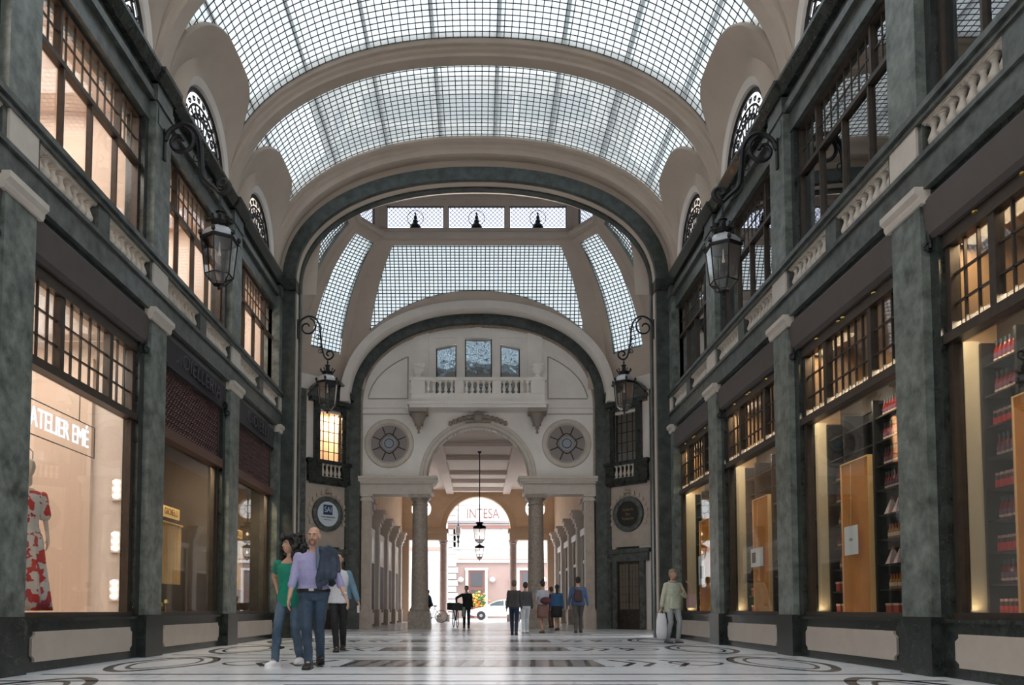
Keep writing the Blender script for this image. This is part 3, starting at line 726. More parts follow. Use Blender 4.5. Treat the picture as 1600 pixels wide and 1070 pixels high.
# ---------------------------------------------------------------- far wall, balcony, columns
def far_wall():
    YW=29.75
    # green arch
    b=mb(ARCHG); sweep_arch(b,[(29.4,.50),(29.4,0),(29.75,-.0),(29.75,.50)],4.57,3.15,8.75,2.2,56,xc=XC,zfoot=0)
    b.mat(STONE); sweep_arch(b,[(29.60,.1),(29.60,-.06),(29.8,-.06),(29.8,.1)],4.57,3.15,8.75,2.2,56,xc=XC,zfoot=0)
    struct(b.build(sname('trim'),smooth=True),'green marble arch around the balcony wall, the farther of the two','arch')
    b=mb(CREAM2); sweep_arch(b,[(28.95,.30),(28.92,0),(29.0,-.05),(29.45,-.05),(29.45,.30)],4.98,3.62,8.7,2.2,56,xc=XC)
    struct(b.build(sname('trim'),smooth=True),'pale plaster band arching over the farther green arch','arch')
    # tympanum wall with arch hole (z from 5.85) and windows
    b=mb(TYMP); wins=[(-1.60,-.80,9.05,11.15),(-.46,.60,9.05,11.42),(.94,1.70,9.05,11.15)]
    y0,y1=YW,YW+.35; R=1.95; zs=5.9
    T_=lambda x: se(x-XC,4.85,3.5,8.7)
    xs=sorted(set([-4.75,4.85]+[XC+4.8*(q-12)/12 for q in range(1,24)]+[v for w in wins for v in w[:2]]+[XC+R*cos(pi*i/24) for i in range(25)]))
    for p,q in zip(xs,xs[1:]):
        m=(p+q)/2; lo=lambda x: zs+sqrt(max(0,R*R-(x-XC)**2)) if abs(x-XC)<=R+1e-6 else 5.85
        if abs(m-XC)<R: a,c=lo(p),lo(q)
        else: a=c=5.85
        hi=9.05; w=[w for w in wins if w[0]-1e-6<m<w[1]+1e-6]
        b.add([(p,y0,a),(q,y0,c),(q,y0,hi),(p,y0,hi),(p,y1,a),(q,y1,c),(q,y1,hi),(p,y1,hi)],[(0,1,2,3),(7,6,5,4),(0,4,5,1)])
        zt=w[0][3] if w else 9.05
        if w and w[0][0]!=-.46:
            # side windows with sloping heads
            f=lambda x: 11.38-.22*abs(x-XC) ; b.add([(p,y0,f(p)),(q,y0,f(q)),(q,y0,T_(q)),(p,y0,T_(p)),(p,y1,f(p)),(q,y1,f(q))],[(0,1,2,3),(0,4,5,1)])
        elif w: b.add([(p,y0,zt),(q,y0,zt),(q,y0,T_(q)),(p,y0,T_(p)),(p,y1,zt),(q,y1,zt)],[(0,1,2,3),(0,4,5,1)])
        else: b.add([(p,y0,9.05),(q,y0,9.05),(q,y0,max(9.05,T_(q))),(p,y0,max(9.05,T_(p))),(p,y1,9.05),(q,y1,9.05),(q,y1,max(9.05,T_(q))),(p,y1,max(9.05,T_(p)))],[(0,1,2,3),(7,6,5,4),(3,2,6,7)])
    # raised framed panels left and right of the balcony
    b.mat(mat('stone_line',(.42,.39,.36),.7))
    for s in(-1,1):
        P=[]
        for i in range(17):
            x=XC+s*(2.75+1.55*i/16); P.append((x,29.735,min(11.4,se(x-XC,4.35,2.55,8.6))))
        loop=[(P[0][0],29.735,9.0)]+P+[(P[-1][0],29.735,9.0)]
        b.tube(loop,.025,4,close=True)
        b.mat(TYMP); b.box((XC+s*2.65,29.68,8.40),(XC+s*4.6,29.75,8.5)); b.box((XC+s*2.65,29.70,8.62),(XC+s*4.6,29.75,8.70)); b.box((XC+s*2.52,29.66,9.6),(XC+s*1.95,29.76,11.6)); b.mat(MT['stone_line'])
        b.box((XC+s*2.65,29.725,8.37),(XC+s*4.6,29.75,8.40))
    b.mat(TYMP)
    b.prism([(XC-1.75,11.42),(XC-1.75,11.6),(XC,11.85),(XC+1.75,11.6),(XC+1.75,11.42)],1,29.70,29.76)
    for x0,x1 in ((-.80,-.46),(.60,.94)): b.box((x0+.02,29.68,9.6),(x1-.02,29.78,11.5))
    struct(b.build('wall_far'),'pale stone wall above the entrance arch with balcony and roundels')
    # windows above the balcony
    for i,(x0,x1,z0,z1) in enumerate(wins):
        root=empty(sname('window'),((x0+x1)/2,29.8,9.7)); struct(root,['left','middle','right'][i]+' dark window over the balcony reflecting the glass roof','window')
        m=bpy.data.materials.get('wavy_reflecting_pane')
        if not m:
            m=bpy.data.materials.new('wavy_reflecting_pane'); m.use_nodes=True; n,l=m.node_tree.nodes,m.node_tree.links; pb=n['Principled BSDF']
            pb.inputs['Base Color'].default_value=(.50,.60,.68,1); pb.inputs['Roughness'].default_value=.03; pb.inputs['Metallic'].default_value=.9
            pb.inputs['Specular IOR Level'].default_value=1.0; pb.inputs['IOR'].default_value=3.0
            t=n.new('ShaderNodeTexCoord'); nz=n.new('ShaderNodeTexNoise'); nz.inputs['Scale'].default_value=3.0; nz.inputs['Detail'].default_value=1
            l.new(t.outputs['Object'],nz.inputs['Vector']); bp=n.new('ShaderNodeBump'); bp.inputs['Strength'].default_value=.25; bp.inputs['Distance'].default_value=.03
            l.new(nz.outputs['Fac'],bp.inputs['Height']); l.new(bp.outputs[0],pb.inputs['Normal'])
        c=mb(m); c.box((x0-.02,29.92,9.0),(x1+.02,29.94,11.5)); c.build('window_glass',root)
        c=mb(BRONZE); c.box((x0,29.88,9.05),(x0+.04,29.92,11.45)); c.box((x1-.04,29.88,9.05),(x1,29.92,11.45)); c.build('window_frame',root)
    # roundels
    for s in(-1,1):
        cx,cz=XC+s*3.47,7.22; root=empty(sname('window'),(cx,29.7,cz)); struct(root,('left' if s<0 else 'right')+' leaded round window in a stone ring on the balcony wall','window')
        c=mb(WHITE); pr=[(.70,.06),(.72,0),(.80,-.06),(.93,-.04),(.98,.05)]
        c.grid([[(cx+r*cos(2*pi*i/40),29.72+y,cz+r*sin(2*pi*i/40)) for r,y in pr] for i in range(41)]); c.build('stone_ring',root,smooth=True)
        c=mb(BRONZE); Y=29.70
        def oct8(t): 
            return .40*(1-.14*abs(sin(2*t)))
        c.tube([(cx+oct8(2*pi*i/32)*cos(2*pi*i/32),Y,cz+oct8(2*pi*i/32)*sin(2*pi*i/32)) for i in range(32)],.016,4,close=True)
        for i in range(8):
            t=pi/8+i*pi/4; c.bar((cx+.36*cos(t),Y,cz+.36*sin(t)),(cx+.70*cos(t),Y,cz+.70*sin(t)),.016)
        c.tube([(cx+.18*cos(2*pi*i/16),Y,cz+.18*sin(2*pi*i/16)) for i in range(16)],.012,4,close=True)
        c.build('leading',root)
        c=mb(mat('taupe_leaded_glass',(.26,.23,.22),.25)); c.add([(cx+.71*cos(2*pi*i/32),29.735,cz+.71*sin(2*pi*i/32)) for i in range(32)],[tuple(range(32))]); c.mat(mat('bluish_pane',(.26,.30,.35),.3)); c.add([(cx+.28*cos(2*pi*i/8+.39),29.73,cz+.28*sin(2*pi*i/8+.39)) for i in range(8)],[tuple(range(8))]); c.build('round_glass',root)
    # archivolt
    b=mb(WHITE); rows=[]
    for i in range(41):
        t=pi-pi*i/40; rows.append([(XC+r*cos(t),y,5.9+r*sin(t)) for r,y in ((1.95,30.1),(1.95,29.72),(2.0,29.66),(2.12,29.66),(2.14,29.69),(2.26,29.69),(2.28,29.75))])
    b.grid(rows); struct(b.build(sname('trim'),smooth=True),'stone archivolt around the entrance arch','archivolt')
    # cartouche
    b=mb(mat('carved_stone_dark',(.30,.26,.225),.75))
    b.lathe([(.0,-.14),(.20,-.10),(.34,0),(.28,.06),(0,.08)],(0,0,0),16)
    o=MB(); 
    c=mb(MT['carved_stone_dark']); 
    for k in range(13):
        t=radians(62+56*k/12); r=2.30; x,z=XC+r*cos(t)*1.0,5.95+r*sin(t); q=1-abs(k-6)/8
        c.lathe([(0,-.11*q-.04),(.14*q+.04,-.05),(.16*q+.04,.03),(.06,.10),(0,.12)],(x,29.66,z),7)
    c.lathe([(0,-.24),(.16,-.16),(.22,0),(.16,.14),(.05,.2),(0,.22)],(XC,29.58,8.24),10); c.box((XC-.5,29.56,8.02),(XC+.5,29.70,8.12))
    tag(c.build('carved_cartouche',smooth=True),'carved grey cartouche with garland over the entrance arch crown','carving')
    # entablatures
    for s in(-1,1):
        b=mb(WHITE); x0,x1=sorted((XC+s*1.78,XC+s*4.62))
        for (z0,z1,o) in ((5.20,5.27,.05),(5.27,5.60,.0),(5.60,5.68,.10),(5.68,5.78,.16),(5.78,5.88,.22)):
            b.box((x0-(o if s>0 else 0),29.55-o,z0),(x1+(o if s<0 else 0),30.2+o*.5,z1))
        b.mat(mat('stone_line',(.42,.39,.36),.7)); b.box((x0,29.54,5.585),(x1,29.6,5.60))
        struct(b.build(sname('trim')),f'stone entablature {"left" if s<0 else "right"} of the entrance arch','entablature')
        b=mb(STONE2); px=XC+s*4.36; b.box((px-.24,29.56,0),(px+.24,30.1,.75)); b.box((px-.20,29.6,.75),(px+.20,30.05,4.95)); b.mat(WHITE); b.box((px-.24,29.56,4.95),(px+.24,30.1,5.03)); b.box((px-.21,29.6,5.03),(px+.21,30.05,5.12)); b.box((px-.27,29.53,5.12),(px+.27,30.12,5.2))
        b.mat(STONE); xa,xb=sorted((XC+s*4.5,XC+s*5.4)); b.box((xa,29.78,0),(xb,30.1,5.9))
        struct(b.build(sname('trim')),f'stone pilaster at the {"left" if s<0 else "right"} end of the far wall','pilaster')
    # columns
    for s in(-1,1):
        cx,cy=XC+s*2.26,29.85; root=empty('stone_column',(cx,cy,0)); tag(root,f'dark granite column on square plinth {"left" if s<0 else "right"} of the entrance passage','column')
        b=mb(STONE); b.box((cx-.43,cy-.43,0),(cx+.43,cy+.43,.60)); b.box((cx-.40,cy-.40,.60),(cx+.40,cy+.40,.68)); b.build('plinth',root)
        b=mb(STONE); b.lathe([(.39,.68),(.40,.74),(.36,.80),(.34,.84),(.33,.88),(.325,1.6),(.29,4.7),(.29,4.78)],(cx,cy,0),24); b.build('shaft',root,smooth=True)
        b=mb(STONE); b.lathe([(.29,4.78),(.32,4.8),(.32,4.84),(.29,4.86),(.29,4.95),(.36,5.03),(.40,5.06)],(cx,cy,0),24); b.box((cx-.42,cy-.42,5.06),(cx+.42,cy+.42,5.20)); b.build('capital',root,smooth=True)
    # balcony
    root=empty('balcony',(XC,29.3,8.5)); tag(root,'pale stone balcony with balusters above the entrance arch','balcony')
    b=mb(TYMP); b.box((XC-2.62,28.95,8.45),(XC+2.62,29.8,8.57)); b.box((XC-2.7,28.87,8.57),(XC+2.7,29.8,8.68)); b.box((XC-2.55,29.0,8.68),(XC+2.55,29.8,9.0)); b.build('balcony_slab',root)
    b=mb(TYMP); b.box((XC-2.62,28.94,9.50),(XC+2.62,29.22,9.62)); b.build('handrail',root)
    for x,w in ((-2.30,.27),(-.72,.17),(.72,.17),(2.30,.27)): b=mb(TYMP); b.box((XC+x-w,28.98,9.0),(XC+x+w,29.2,9.5)); b.build('pedestal',root)
    for (p,q) in ((-2.03,-.89),(-.55,.55),(.89,2.03)):
        for k in range(5):
            x=XC+p+(q-p)*(k+.5)/5; b=mb(TYMP); b.lathe(balpro(.48,.075),(x,29.09,9.01),10); b.box((x-.075,29.01,9.0),(x+.075,29.17,9.03)); b.box((x-.075,29.01,9.47),(x+.075,29.17,9.5)); b.build('baluster',root,smooth=True)
    for s in(-1,1):
        x=XC+s*2.30; b=mb(mat('carved_stone_dark',(.30,.26,.225),.75)); b.box((x-.36,28.95,8.30),(x+.36,29.75,8.45)); b.lathe([(.0,-.75),(.06,-.7),(.03,-.6),(.10,-.52),(.06,-.45),(.20,-.25),(.30,.0),(.3,.05)],(x,29.45,8.28),10); b.box((x-.16,29.5,7.9),(x+.16,29.75,8.3)); b.build('corbel',root,smooth=True)
        u=mb(TYMP); u.lathe([(.18,0),(.18,.06),(.10,.10),(.10,.14),(.20,.24),(.24,.34),(.19,.42),(.27,.50),(.27,.54),(.2,.55)],(x,29.10,9.62),14)
        tag(u.build('stone_urn',smooth=True),f'stone urn on the {"left" if s<0 else "right"} end of the balcony','urn')
far_wall()

# ---------------------------------------------------------------- vestibule behind the far wall
YV=47.5
def vestibule():
    PINKC=mat('warm_white_ceiling',(.82,.72,.65),.8,var=.03,scale=1)
    b=mb(PINKC); b.box((-5.4,30.1,8.2),(5.5,YV+.5,8.4))
    for y,t in ((31.5,.5),(34.0,.45),(37.1,.45),(41.2,.45),(43.9,.45),(46.9,.5)):
        b.box((XC-1.75,y-t/2,7.98),(XC+1.75,y+t/2,8.2)); b.mat(CREAM2); b.box((XC-1.75,y-t/2-.1,8.12),(XC+1.75,y+t/2+.1,8.2)); b.mat(PINKC)
    for s in(-1,1): b.box((XC+s*1.75-.22,30.1,7.9),(XC+s*1.75+.22,YV,8.2)); b.box((XC+s*3.2-.8,30.1,7.98),(XC+s*3.2+.8,YV,8.2)) if False else None
    tag(b.build('ceiling'),'coffered pale ceiling of the passage beyond the entrance arch','ceiling',kind='structure')
    for side in('left','right'):
        s=SIDE[side]
        b=mb(CREAM); b.box((XC+s*4.75,30.1,0),(XC+s*5.3,YV+.4,8.3))
        b.mat(OCHRE); b.box((XC+s*4.70,30.1,5.0),(XC+s*4.76,YV,8.2))
        struct(b.build(f'wall_passage_{side}'),f'{side} wall of the passage beyond the entrance arch')
        for i,y in enumerate((31.3,34.6,37.9,41.2,44.5)):
            b=mb(CREAM2); b.box((XC+s*4.45,y-.3,.7),(XC+s*4.76,y+.3,5.0)); b.mat(STONE2); b.box((XC+s*4.40,y-.34,0),(XC+s*4.76,y+.34,.75))
            b.mat(CREAM2)
            for xx,za,zb in ((4.40,4.45,5.2),(4.32,4.62,5.2),(4.24,4.80,5.2),(4.16,5.08,5.2)): x_a,x_b=sorted((XC+s*xx,XC+s*4.76)); b.box((x_a,y-.30-(4.45-xx)*.15,za),(x_b,y+.30+(4.45-xx)*.15,zb))
            struct(b.build(sname('trim')),f'{side} passage wall pilaster with scroll bracket, '+['nearest','second','third','fourth','farthest'][i],'pilaster')
            if i<4:
                root=empty(sname('window'),(XC+s*4.7,y+1.65,2)); struct(root,f'dark passage shopfront in a stone frame on the {side}, '+['nearest','second','third','farthest'][i]+' pair of pilasters','window')
                b=mb(WHITE); X=XC+s*4.66
                for ya in (y+.6,y+2.6): b.box((X-.06,ya-.09,.1),(X+.09,ya+.09,4.1))
                b.box((X-.12,y+.45,3.95),(X+.09,y+2.75,4.25)); b.box((X-.04,y+.6,2.75),(X+.09,y+2.6,2.9)); b.box((X-.04,y+.6,.1),(X+.09,y+2.6,.6)); b.build('stone_frame',root)
                b=mb(DARKW); b.box((X+.02,y+.68,.6),(X+.09,y+2.52,2.75)); b.mat(mat('ochre_pane',(.35,.27,.12),.3)); b.box((X+.02,y+.68,2.9),(X+.09,y+2.52,3.95)); b.build('dark_panes',root)
    # second wall: serliana towards the street
    b=mb(OCHRE); R=2.0; zs=5.75; y0,y1=YV,YV+.5
    N=24
    def hole(x): return abs(abs(x-XC)-3.55)<.62
    xs=sorted(set([-4.8,4.9]+[XC+R*cos(pi*i/24) for i in range(25)]+[XC+s*3.55+.62*cos(pi*i/12) for s in(-1,1) for i in range(13)]))
    for p,q in zip(xs,xs[1:]):
        m=(p+q)/2
        def q4(za,zb,zc,zd): b.add([(p,y0,za),(q,y0,zb),(q,y0,zc),(p,y0,zd),(p,y1,za),(q,y1,zb),(q,y1,zc),(p,y1,zd)],[(0,1,2,3),(7,6,5,4),(0,4,5,1),(3,2,6,7)])
        if abs(m-XC)<R: f=lambda x: zs+sqrt(max(0,R*R-(x-XC)**2)); q4(f(p),f(q),8.25,8.25)
        elif hole(m):
            c0=XC+(3.55 if m>XC else -3.55); f=lambda x: sqrt(max(0,.62**2-(x-c0)**2)); q4(5.7,5.7,7.0-f(q),7.0-f(p)); q4(7.0+f(p),7.0+f(q),8.25,8.25)
        else: q4(5.7,5.7,8.25,8.25)
    b.mat(mat('tan_archivolt',(.55,.38,.24),.7))
    b.grid([[(XC+r*cos(pi-pi*i/32),y,zs+r*sin(pi-pi*i/32)) for r,y in ((2.0,YV),(2.0,YV-.07),(2.28,-.07+YV),(2.3,YV))] for i in range(33)])
    struct(b.build('wall_street'),'ochre end wall of the passage with arch towards the street')
    for s in(-1,1):
        b=mb(mat('tan_stone',(.50,.36,.25),.6)); x0,x1=sorted((XC+s*1.95,XC+s*4.8))
        b.box((x0,YV-.1,5.05),(x1,YV+.6,5.5)); b.box((x0-(.1 if s>0 else 0),YV-.2,5.5),(x1+(.1 if s<0 else 0),YV+.7,5.75))
        b.box((XC+s*4.3,YV-.1,0),(XC+s*4.8,YV+.5,5.1))
        struct(b.build(sname('trim')),f'tan entablature and end pilaster {"left" if s<0 else "right"} of the street arch','entablature')
        root=empty(sname('window'),(XC+s*3.55,YV+.2,7)); struct(root,f'bright round window {"left" if s<0 else "right"} of the street arch, partly behind a column','window')
        c=mb(IRON); 
        for i in range(8): t=i*pi/4; c.bar((XC+s*3.55+.25*cos(t),YV+.2,7+.25*sin(t)),(XC+s*3.55+.62*cos(t),YV+.2,7+.62*sin(t)),.015)
        c.tube([(XC+s*3.55+.25*cos(2*pi*i/16),YV+.2,7+.25*sin(2*pi*i/16)) for i in range(16)],.015,4,close=True); c.build('glazing_bars',root)
        cx=XC+s*2.17; root=empty('street_column',(cx,YV+.25,0)); tag(root,f'slim pinkish column {"left" if s<0 else "right"} of the street arch','column')
        PK=mat('pink_granite',(.40,.28,.24),.4,var=.15,scale=6)
        b=mb(STONE); b.box((cx-.40,YV-.1,0),(cx+.40,YV+.6,.42)); b.build('plinth',root)
        b=mb(PK); b.lathe([(.30,.42),(.3,.5),(.25,.56),(.235,.62),(.22,4.75),(.23,4.8)],(cx,YV+.25,0),18); b.build('shaft',root,smooth=True)
        b=mb(PK); b.lathe([(.23,4.8),(.27,4.86),(.23,4.9),(.30,5.0),(.3,5.05)],(cx,YV+.25,0),18); b.build('capital',root,smooth=True)
vestibule()

# ---------------------------------------------------------------- street and the building across it
def street():
    b=mb(mat('pale_asphalt',(.22,.22,.225),.7,var=.05,scale=3)); b.box((-40,YV+1.7,-.3),(40,75,-.02)); struct(b.build('ground'),'pale street surface outside the gallery','ground')
    Y=66.0; PINKW=mat('pink_render',(.30,.21,.185),.8,var=.05,scale=.6); WH=mat('white_render',(.62,.60,.59),.8)
    b=mb(PINKW); b.box((-2.6,Y,0),(30,Y+1,4.75)); b.mat(WH); b.box((-2.6,Y,4.75),(30,Y+1,14)); b.box((-2.6,Y-.15,4.75),(30,Y,5.0)); b.box((-2.6,Y-.1,5.5),(30,Y,5.65)); b.box((-2.6,Y-.25,7.95),(30,Y,8.1))
    b.mat(mat('red_brown_band',(.42,.22,.18),.8)); b.box((-2.6,Y-.3,7.7),(30,Y,7.95)); b.box((-2.6,Y-.08,5.0),(30,Y,5.12))
    b.mat(WH)
    for z in range(24): b.box((-2.6,Y-.12,z*.55+.03),(-1.7 if z%2 else -1.85,Y,z*.55+.5))
    root=b.build('facing_building'); tag(root,'pink and white building across the street seen through the arch','building')
    SH=mat('far_shutter',(.50,.50,.50),.7); BR=mat('far_brown_joinery',(.16,.07,.055),.6); DG=mat('far_dark_glass',(.08,.08,.09),.2)
    for x in (-.1,4.3,8.7):
        c=mb(BR); c.box((x-.72,Y-.06,0),(x+.72,Y+.02,4.1)); c.box((x-.7,Y-.10,2.0),(x+.7,Y-.05,2.15)); w=c.build('doorway',root)
        c=mb(DG); c.box((x-.5,Y-.09,2.7),(x+.5,Y-.05,3.9))
        for k in range(4):
            for q in range(2): c.box((x-.50+k*.26,Y-.09,1.0+q*.75),(x-.28+k*.26,Y-.05,1.65+q*.75))
        c.build('pane',w)
        c=mb(WH); c.box((x-.95,Y-.14,0),(x-.72,Y,4.1)); c.box((x+.72,Y-.14,0),(x+.95,Y,4.1)); c.box((x-1.0,Y-.16,4.1),(x+1.0,Y,4.3)); c.build('door_surround',root)
        for q in(-1,1): c=mb(WH); c.lathe([(0,-.25),(.22,-.1),(.26,.1),(.1,.25),(0,.28)],(x+q*1.35,Y-.3,3.25),8); c.build('wall_lamp',root,smooth=True)
    for x in (-1.0,3.2,7.4):
        c=mb(WH); c.box((x-1.1,Y-.12,6.1),(x-.9,Y,8.4)); c.box((x+.9,Y-.12,6.1),(x+1.1,Y,8.4)); c.box((x-1.2,Y-.2,5.9),(x+1.2,Y,6.1)); w=c.build('window_surround',root)
        c=mb(SH); c.box((x-.75,Y-.05,9.8),(x+.75,Y,12)) ; c.build('shutter',root)
    # iron balcony rail with the sign
    c=mb(mat('thin_grey_rail',(.25,.22,.22),.5)); c.box((-2.6,Y-.92,9.55),(12,Y-.86,9.62)); c.box((-2.6,Y-.92,8.22),(12,Y-.86,8.29)); c.box((-2.6,Y-.95,8.10),(12,Y,8.22))
    for k in range(74): x=-2.6+k*.2; c.box((x-.012,Y-.9,8.25),(x+.012,Y-.88,9.6))
    root=c.build('balcony_railing',root)
    M=Matrix(((1,0,0,.42),(0,0,-1,Y-.98),(0,1,0,8.85),(0,0,0,1)))
    text('sign_letters','INTESA',1.2,M,BR,root,.04,sx=.72)
    # left neighbour: white wall and corner
    b=mb(WH); b.box((-20,Y-3,0),(-3.1,Y+1,14)); b.mat(mat('red_brown_band',(.42,.22,.18),.8)); b.box((-20,Y-3.2,5.6),(-3.1,Y-3,5.85)); 
    b.mat(SH)
    for x in (-4.6,-7.2): b.box((x-.5,Y-3.05,1.0),(x+.5,Y-3,4.4)); b.box((x-.5,Y-3.05,6.6),(x+.5,Y-3,9))
    tag(b.build('neighbouring_building'),'white plastered building across the street left of the pink one','building')
street()

# ---------------------------------------------------------------- lanterns
def lantern_body(b_iron, b_glass, c, h=.78, r=.31, crown=True):
    x,y,z=c # z of the bottom finial
    def hexp(rad,zz,a0=pi/6): return [(x+rad*cos(a0+pi*i/3),y+rad*sin(a0+pi*i/3),z+zz) for i in range(6)]
    k=h/.78
    lo,md,hi=hexp(.10*k*r/.31,.08*k),hexp(.228*k*r/.31,.23*k),hexp(r*.93,.80*k)
    for i in range(6):
        j=(i+1)%6
        b_iron.bar(lo[i],md[i],.008,5); b_iron.bar(md[i],hi[i],.011,5); b_iron.bar(md[i],md[j],.011,5); b_iron.bar(hi[i],hi[j],.016,5)
        b_glass.quad(md[i],md[j],hi[j],hi[i]); b_glass.quad(lo[i],lo[j],md[j],md[i])
    # roof
    b_iron.lathe([(r*1.0,.80*k),(r*1.04,.83*k),(r*.98,.85*k)],(x,y,z),6,pi/6)
    b_iron.lathe([(.012,.0),(.03,.03),(.012,.06),(.10*k*r/.31,.085*k)],(x,y,z),8)
    return hi
def lantern(name_label, x, y, zb, wallx, wally=None, zbr=8.45, group=None, thick=1):
    """wall lantern hanging from a scroll bracket fixed at wallx"""
    root=empty('wall_lantern',(wallx,y,zbr)); tag(root,name_label,'lantern',group)
    s=1 if x>wallx else -1; top=zb+1.27
    bi=mb(IRON); bg_=mb(LGLASS); lantern_body(bi,bg_,(x,y,zb))
    for i in range(6):
        a=pi/6+pi*i/3; bi.lathe([(0,-.03),(.035,0),(.03,.05),(0,.08)],(x+.31*cos(a),y+.31*sin(a),zb+.87),5)
    bi.build('lantern_frame',root); bg_.build('lantern_glass',root)
    c=mb(mat('grey_lantern_roof',(.36,.36,.38),.35,.2)); c.lathe([(.30,.83),(.27,.92),(.20,1.0),(.12,1.04),(.11,1.06)],(x,y,zb),6,pi/6); c.build('lantern_roof',root)
    c=mb(IRON); c.lathe([(.10,1.04),(.14,1.07),(.17,1.12),(.10,1.12),(.06,1.16),(.05,1.28),(.08,1.30),(.02,1.34),(.02,1.42)],(x,y,zb),10)
    for i in range(10):
        a=2*pi*i/10; c.bar((x+.10*cos(a),y+.10*sin(a),zb+1.08),(x+.19*cos(a),y+.19*sin(a),zb+1.17),.012,4); c.lathe([(0,-.02),(.025,0),(0,.03)],(x+.19*cos(a),y+.19*sin(a),zb+1.18),5)
    c.build('crown',root)
    c=mb(mat('lamp_bulb',(.75,.7,.62),.3)); c.lathe([(0,-.04),(.025,-.02),(.028,.0),(.015,.04),(.012,.22),(0,.22)],(x,y,zb+.6),8); c.build('bulb',root,smooth=True)
    # bracket: scroll at wall, S-curve out, end scroll over the lantern
    c=mb(IRON); dx=abs(x-wallx); P=[]
    def pt(u,w): return (wallx+s*u,y,w)
    c0=(.26,zbr)
    for q in range(30):   # wall volute
        t=q/29; rad=.055+.20*t; a=-pi*.5-2*pi*1.15*(1-t)+pi*.0; P.append(pt(c0[0]+rad*cos(a+pi*.9),c0[1]+rad*sin(a+pi*.9)))
    end=P[-1]
    arcp=[pt(.0+.02,zbr+.02),pt(.10,zbr+.19),pt(.28,zbr+.29),pt(.46,zbr+.25),pt(.58,zbr+.08),pt(.62,zbr-.15),pt(.64,zbr-.40),pt(.68,zbr-.62),pt(dx-.09,zbr-.80),pt(dx-.0,zbr-.88),pt(dx+.11,zbr-.84),pt(dx+.15,zbr-.74),pt(dx+.09,zbr-.66),pt(dx+.0,zbr-.67),pt(dx-.03,zbr-.74),pt(dx+.03,zbr-.78)]
    # smooth
    def cr_(P,n=5):
        out=[]; Q=[P[0]]+P+[P[-1]]
        for i in range(1,len(Q)-2):
            a,b_,c_,d=[Vector(v) for v in Q[i-1:i+3]]
            for k in range(n):
                t=k/n; out.append(tuple(.5*((2*b_)+(c_-a)*t+(2*a-5*b_+4*c_-d)*t*t+(3*b_-a-3*c_+d)*t**3)))
        out.append(P[-1]); return out
    c.tube(cr_(P,1),.022*thick,6); c.tube(cr_(arcp),.024*thick,6)
    if thick>1: c.tube(cr_([(p[0]-s*.05,p[1],p[2]-.06) for p in arcp[3:9]]),.016,5)
    c.box((wallx-s*.02 if s>0 else wallx-.03,y-.04,zbr-.32),(wallx+.03 if s>0 else wallx+.02,y+.04,zbr+.2))
    for (u,w,r) in ((.60,-.02,.05),(.55,-.28,.06),(.58,-.5,.05),(dx-.2,-.66,.05)):
        c.tube([pt(u+r*cos(t),zbr+w+r*sin(t)) for t in [i*.5 for i in range(14)]],.010,4); c.bar(pt(u,zbr+w),pt(u+.05,zbr+w-.05),.01)
    c.bar((x,y,zbr-.86),(x,y,zb+1.36),.014,6)
    c.build('scroll_bracket',root)
    return root
for side in ('left','right'):
    s=SIDE[side]
    lantern(f'large six sided wrought iron lantern on the {side} pilaster, nearer the camera', s*4.17,12.3 if s<0 else 12.55,5.96,s*5.12,zbr=8.46,thick=1.6,group='wall lanterns of the gallery')
    lantern(f'smaller looking lantern on the {side} pier of the far green arch', s*3.96,20.22,5.95,s*4.78,zbr=8.30,group='wall lanterns of the gallery')
# central two-tier lantern
root=empty('hanging_lantern',(.12,36,8.2)); tag(root,'two tier black lantern on a long rod in the middle of the passage','lantern')
c=mb(IRON); c.bar((.12,36,4.75),(.12,36,8.2),.028,6); c.lathe([(.1,0),(.06,-.08),(.03,-.1)],(.12,36,8.2),8); c.build('rod',root)
for nm,z,h,r in (('upper_tier',3.78,.78,.34),('lower_tier',3.02,.62,.26)):
    bi=mb(IRON); g=mb(LGLASS); lantern_body(bi,g,(.12,36,z),h,r); k=h/.78
    bi.lathe([(r*1.05,.80*k),(r*.9,.86*k),(r*.45,.92*k),(.05,.98*k)],(.12,36,z),6,pi/6)
    if h>.7: bi.lathe([(.05,.84),(.16,1.0),(.19,1.06),(.06,1.06)],(.12,36,z),8)
    t=bi.build(nm,root); g.build('lantern_glass',t)
    c=mb(mat('glowing_bulb',(.9,.85,.7),.4,emit=(1,.85,.6),es=3)); c.lathe([(0,-.07),(.05,-.03),(.05,.04),(0,.1)],(.12,36,z+.5*k),8); c.build('bulb',t)
root=empty('street_lantern',(-1.2,47.75,7.3)); tag(root,'small white lantern hanging on a rod, left inside the street arch','lantern')
c=mb(IRON); c.bar((-1.2,47.75,5.9),(-1.2,47.75,7.42),.022,5); c.lathe([(.17,5.52),(.19,5.55),(.10,5.56)],(-1.2,47.75,0),8); c.lathe([(0,4.60),(.05,4.66),(.03,4.85),(.09,4.95),(.04,5.1),(.10,5.3),(.04,5.35)],(-1.2,47.75,0),8); c.lathe([(.2,5.86),(.08,5.95),(.02,6.1)],(-1.2,47.75,0),8); c.build('mount',root)
c=mb(mat('white_lamp_shade',(.85,.85,.85),.5)); c.lathe([(.11,5.35),(.19,5.5),(.18,5.86),(.08,5.9)],(-1.2,47.75,0),8); c.build('shade',root)

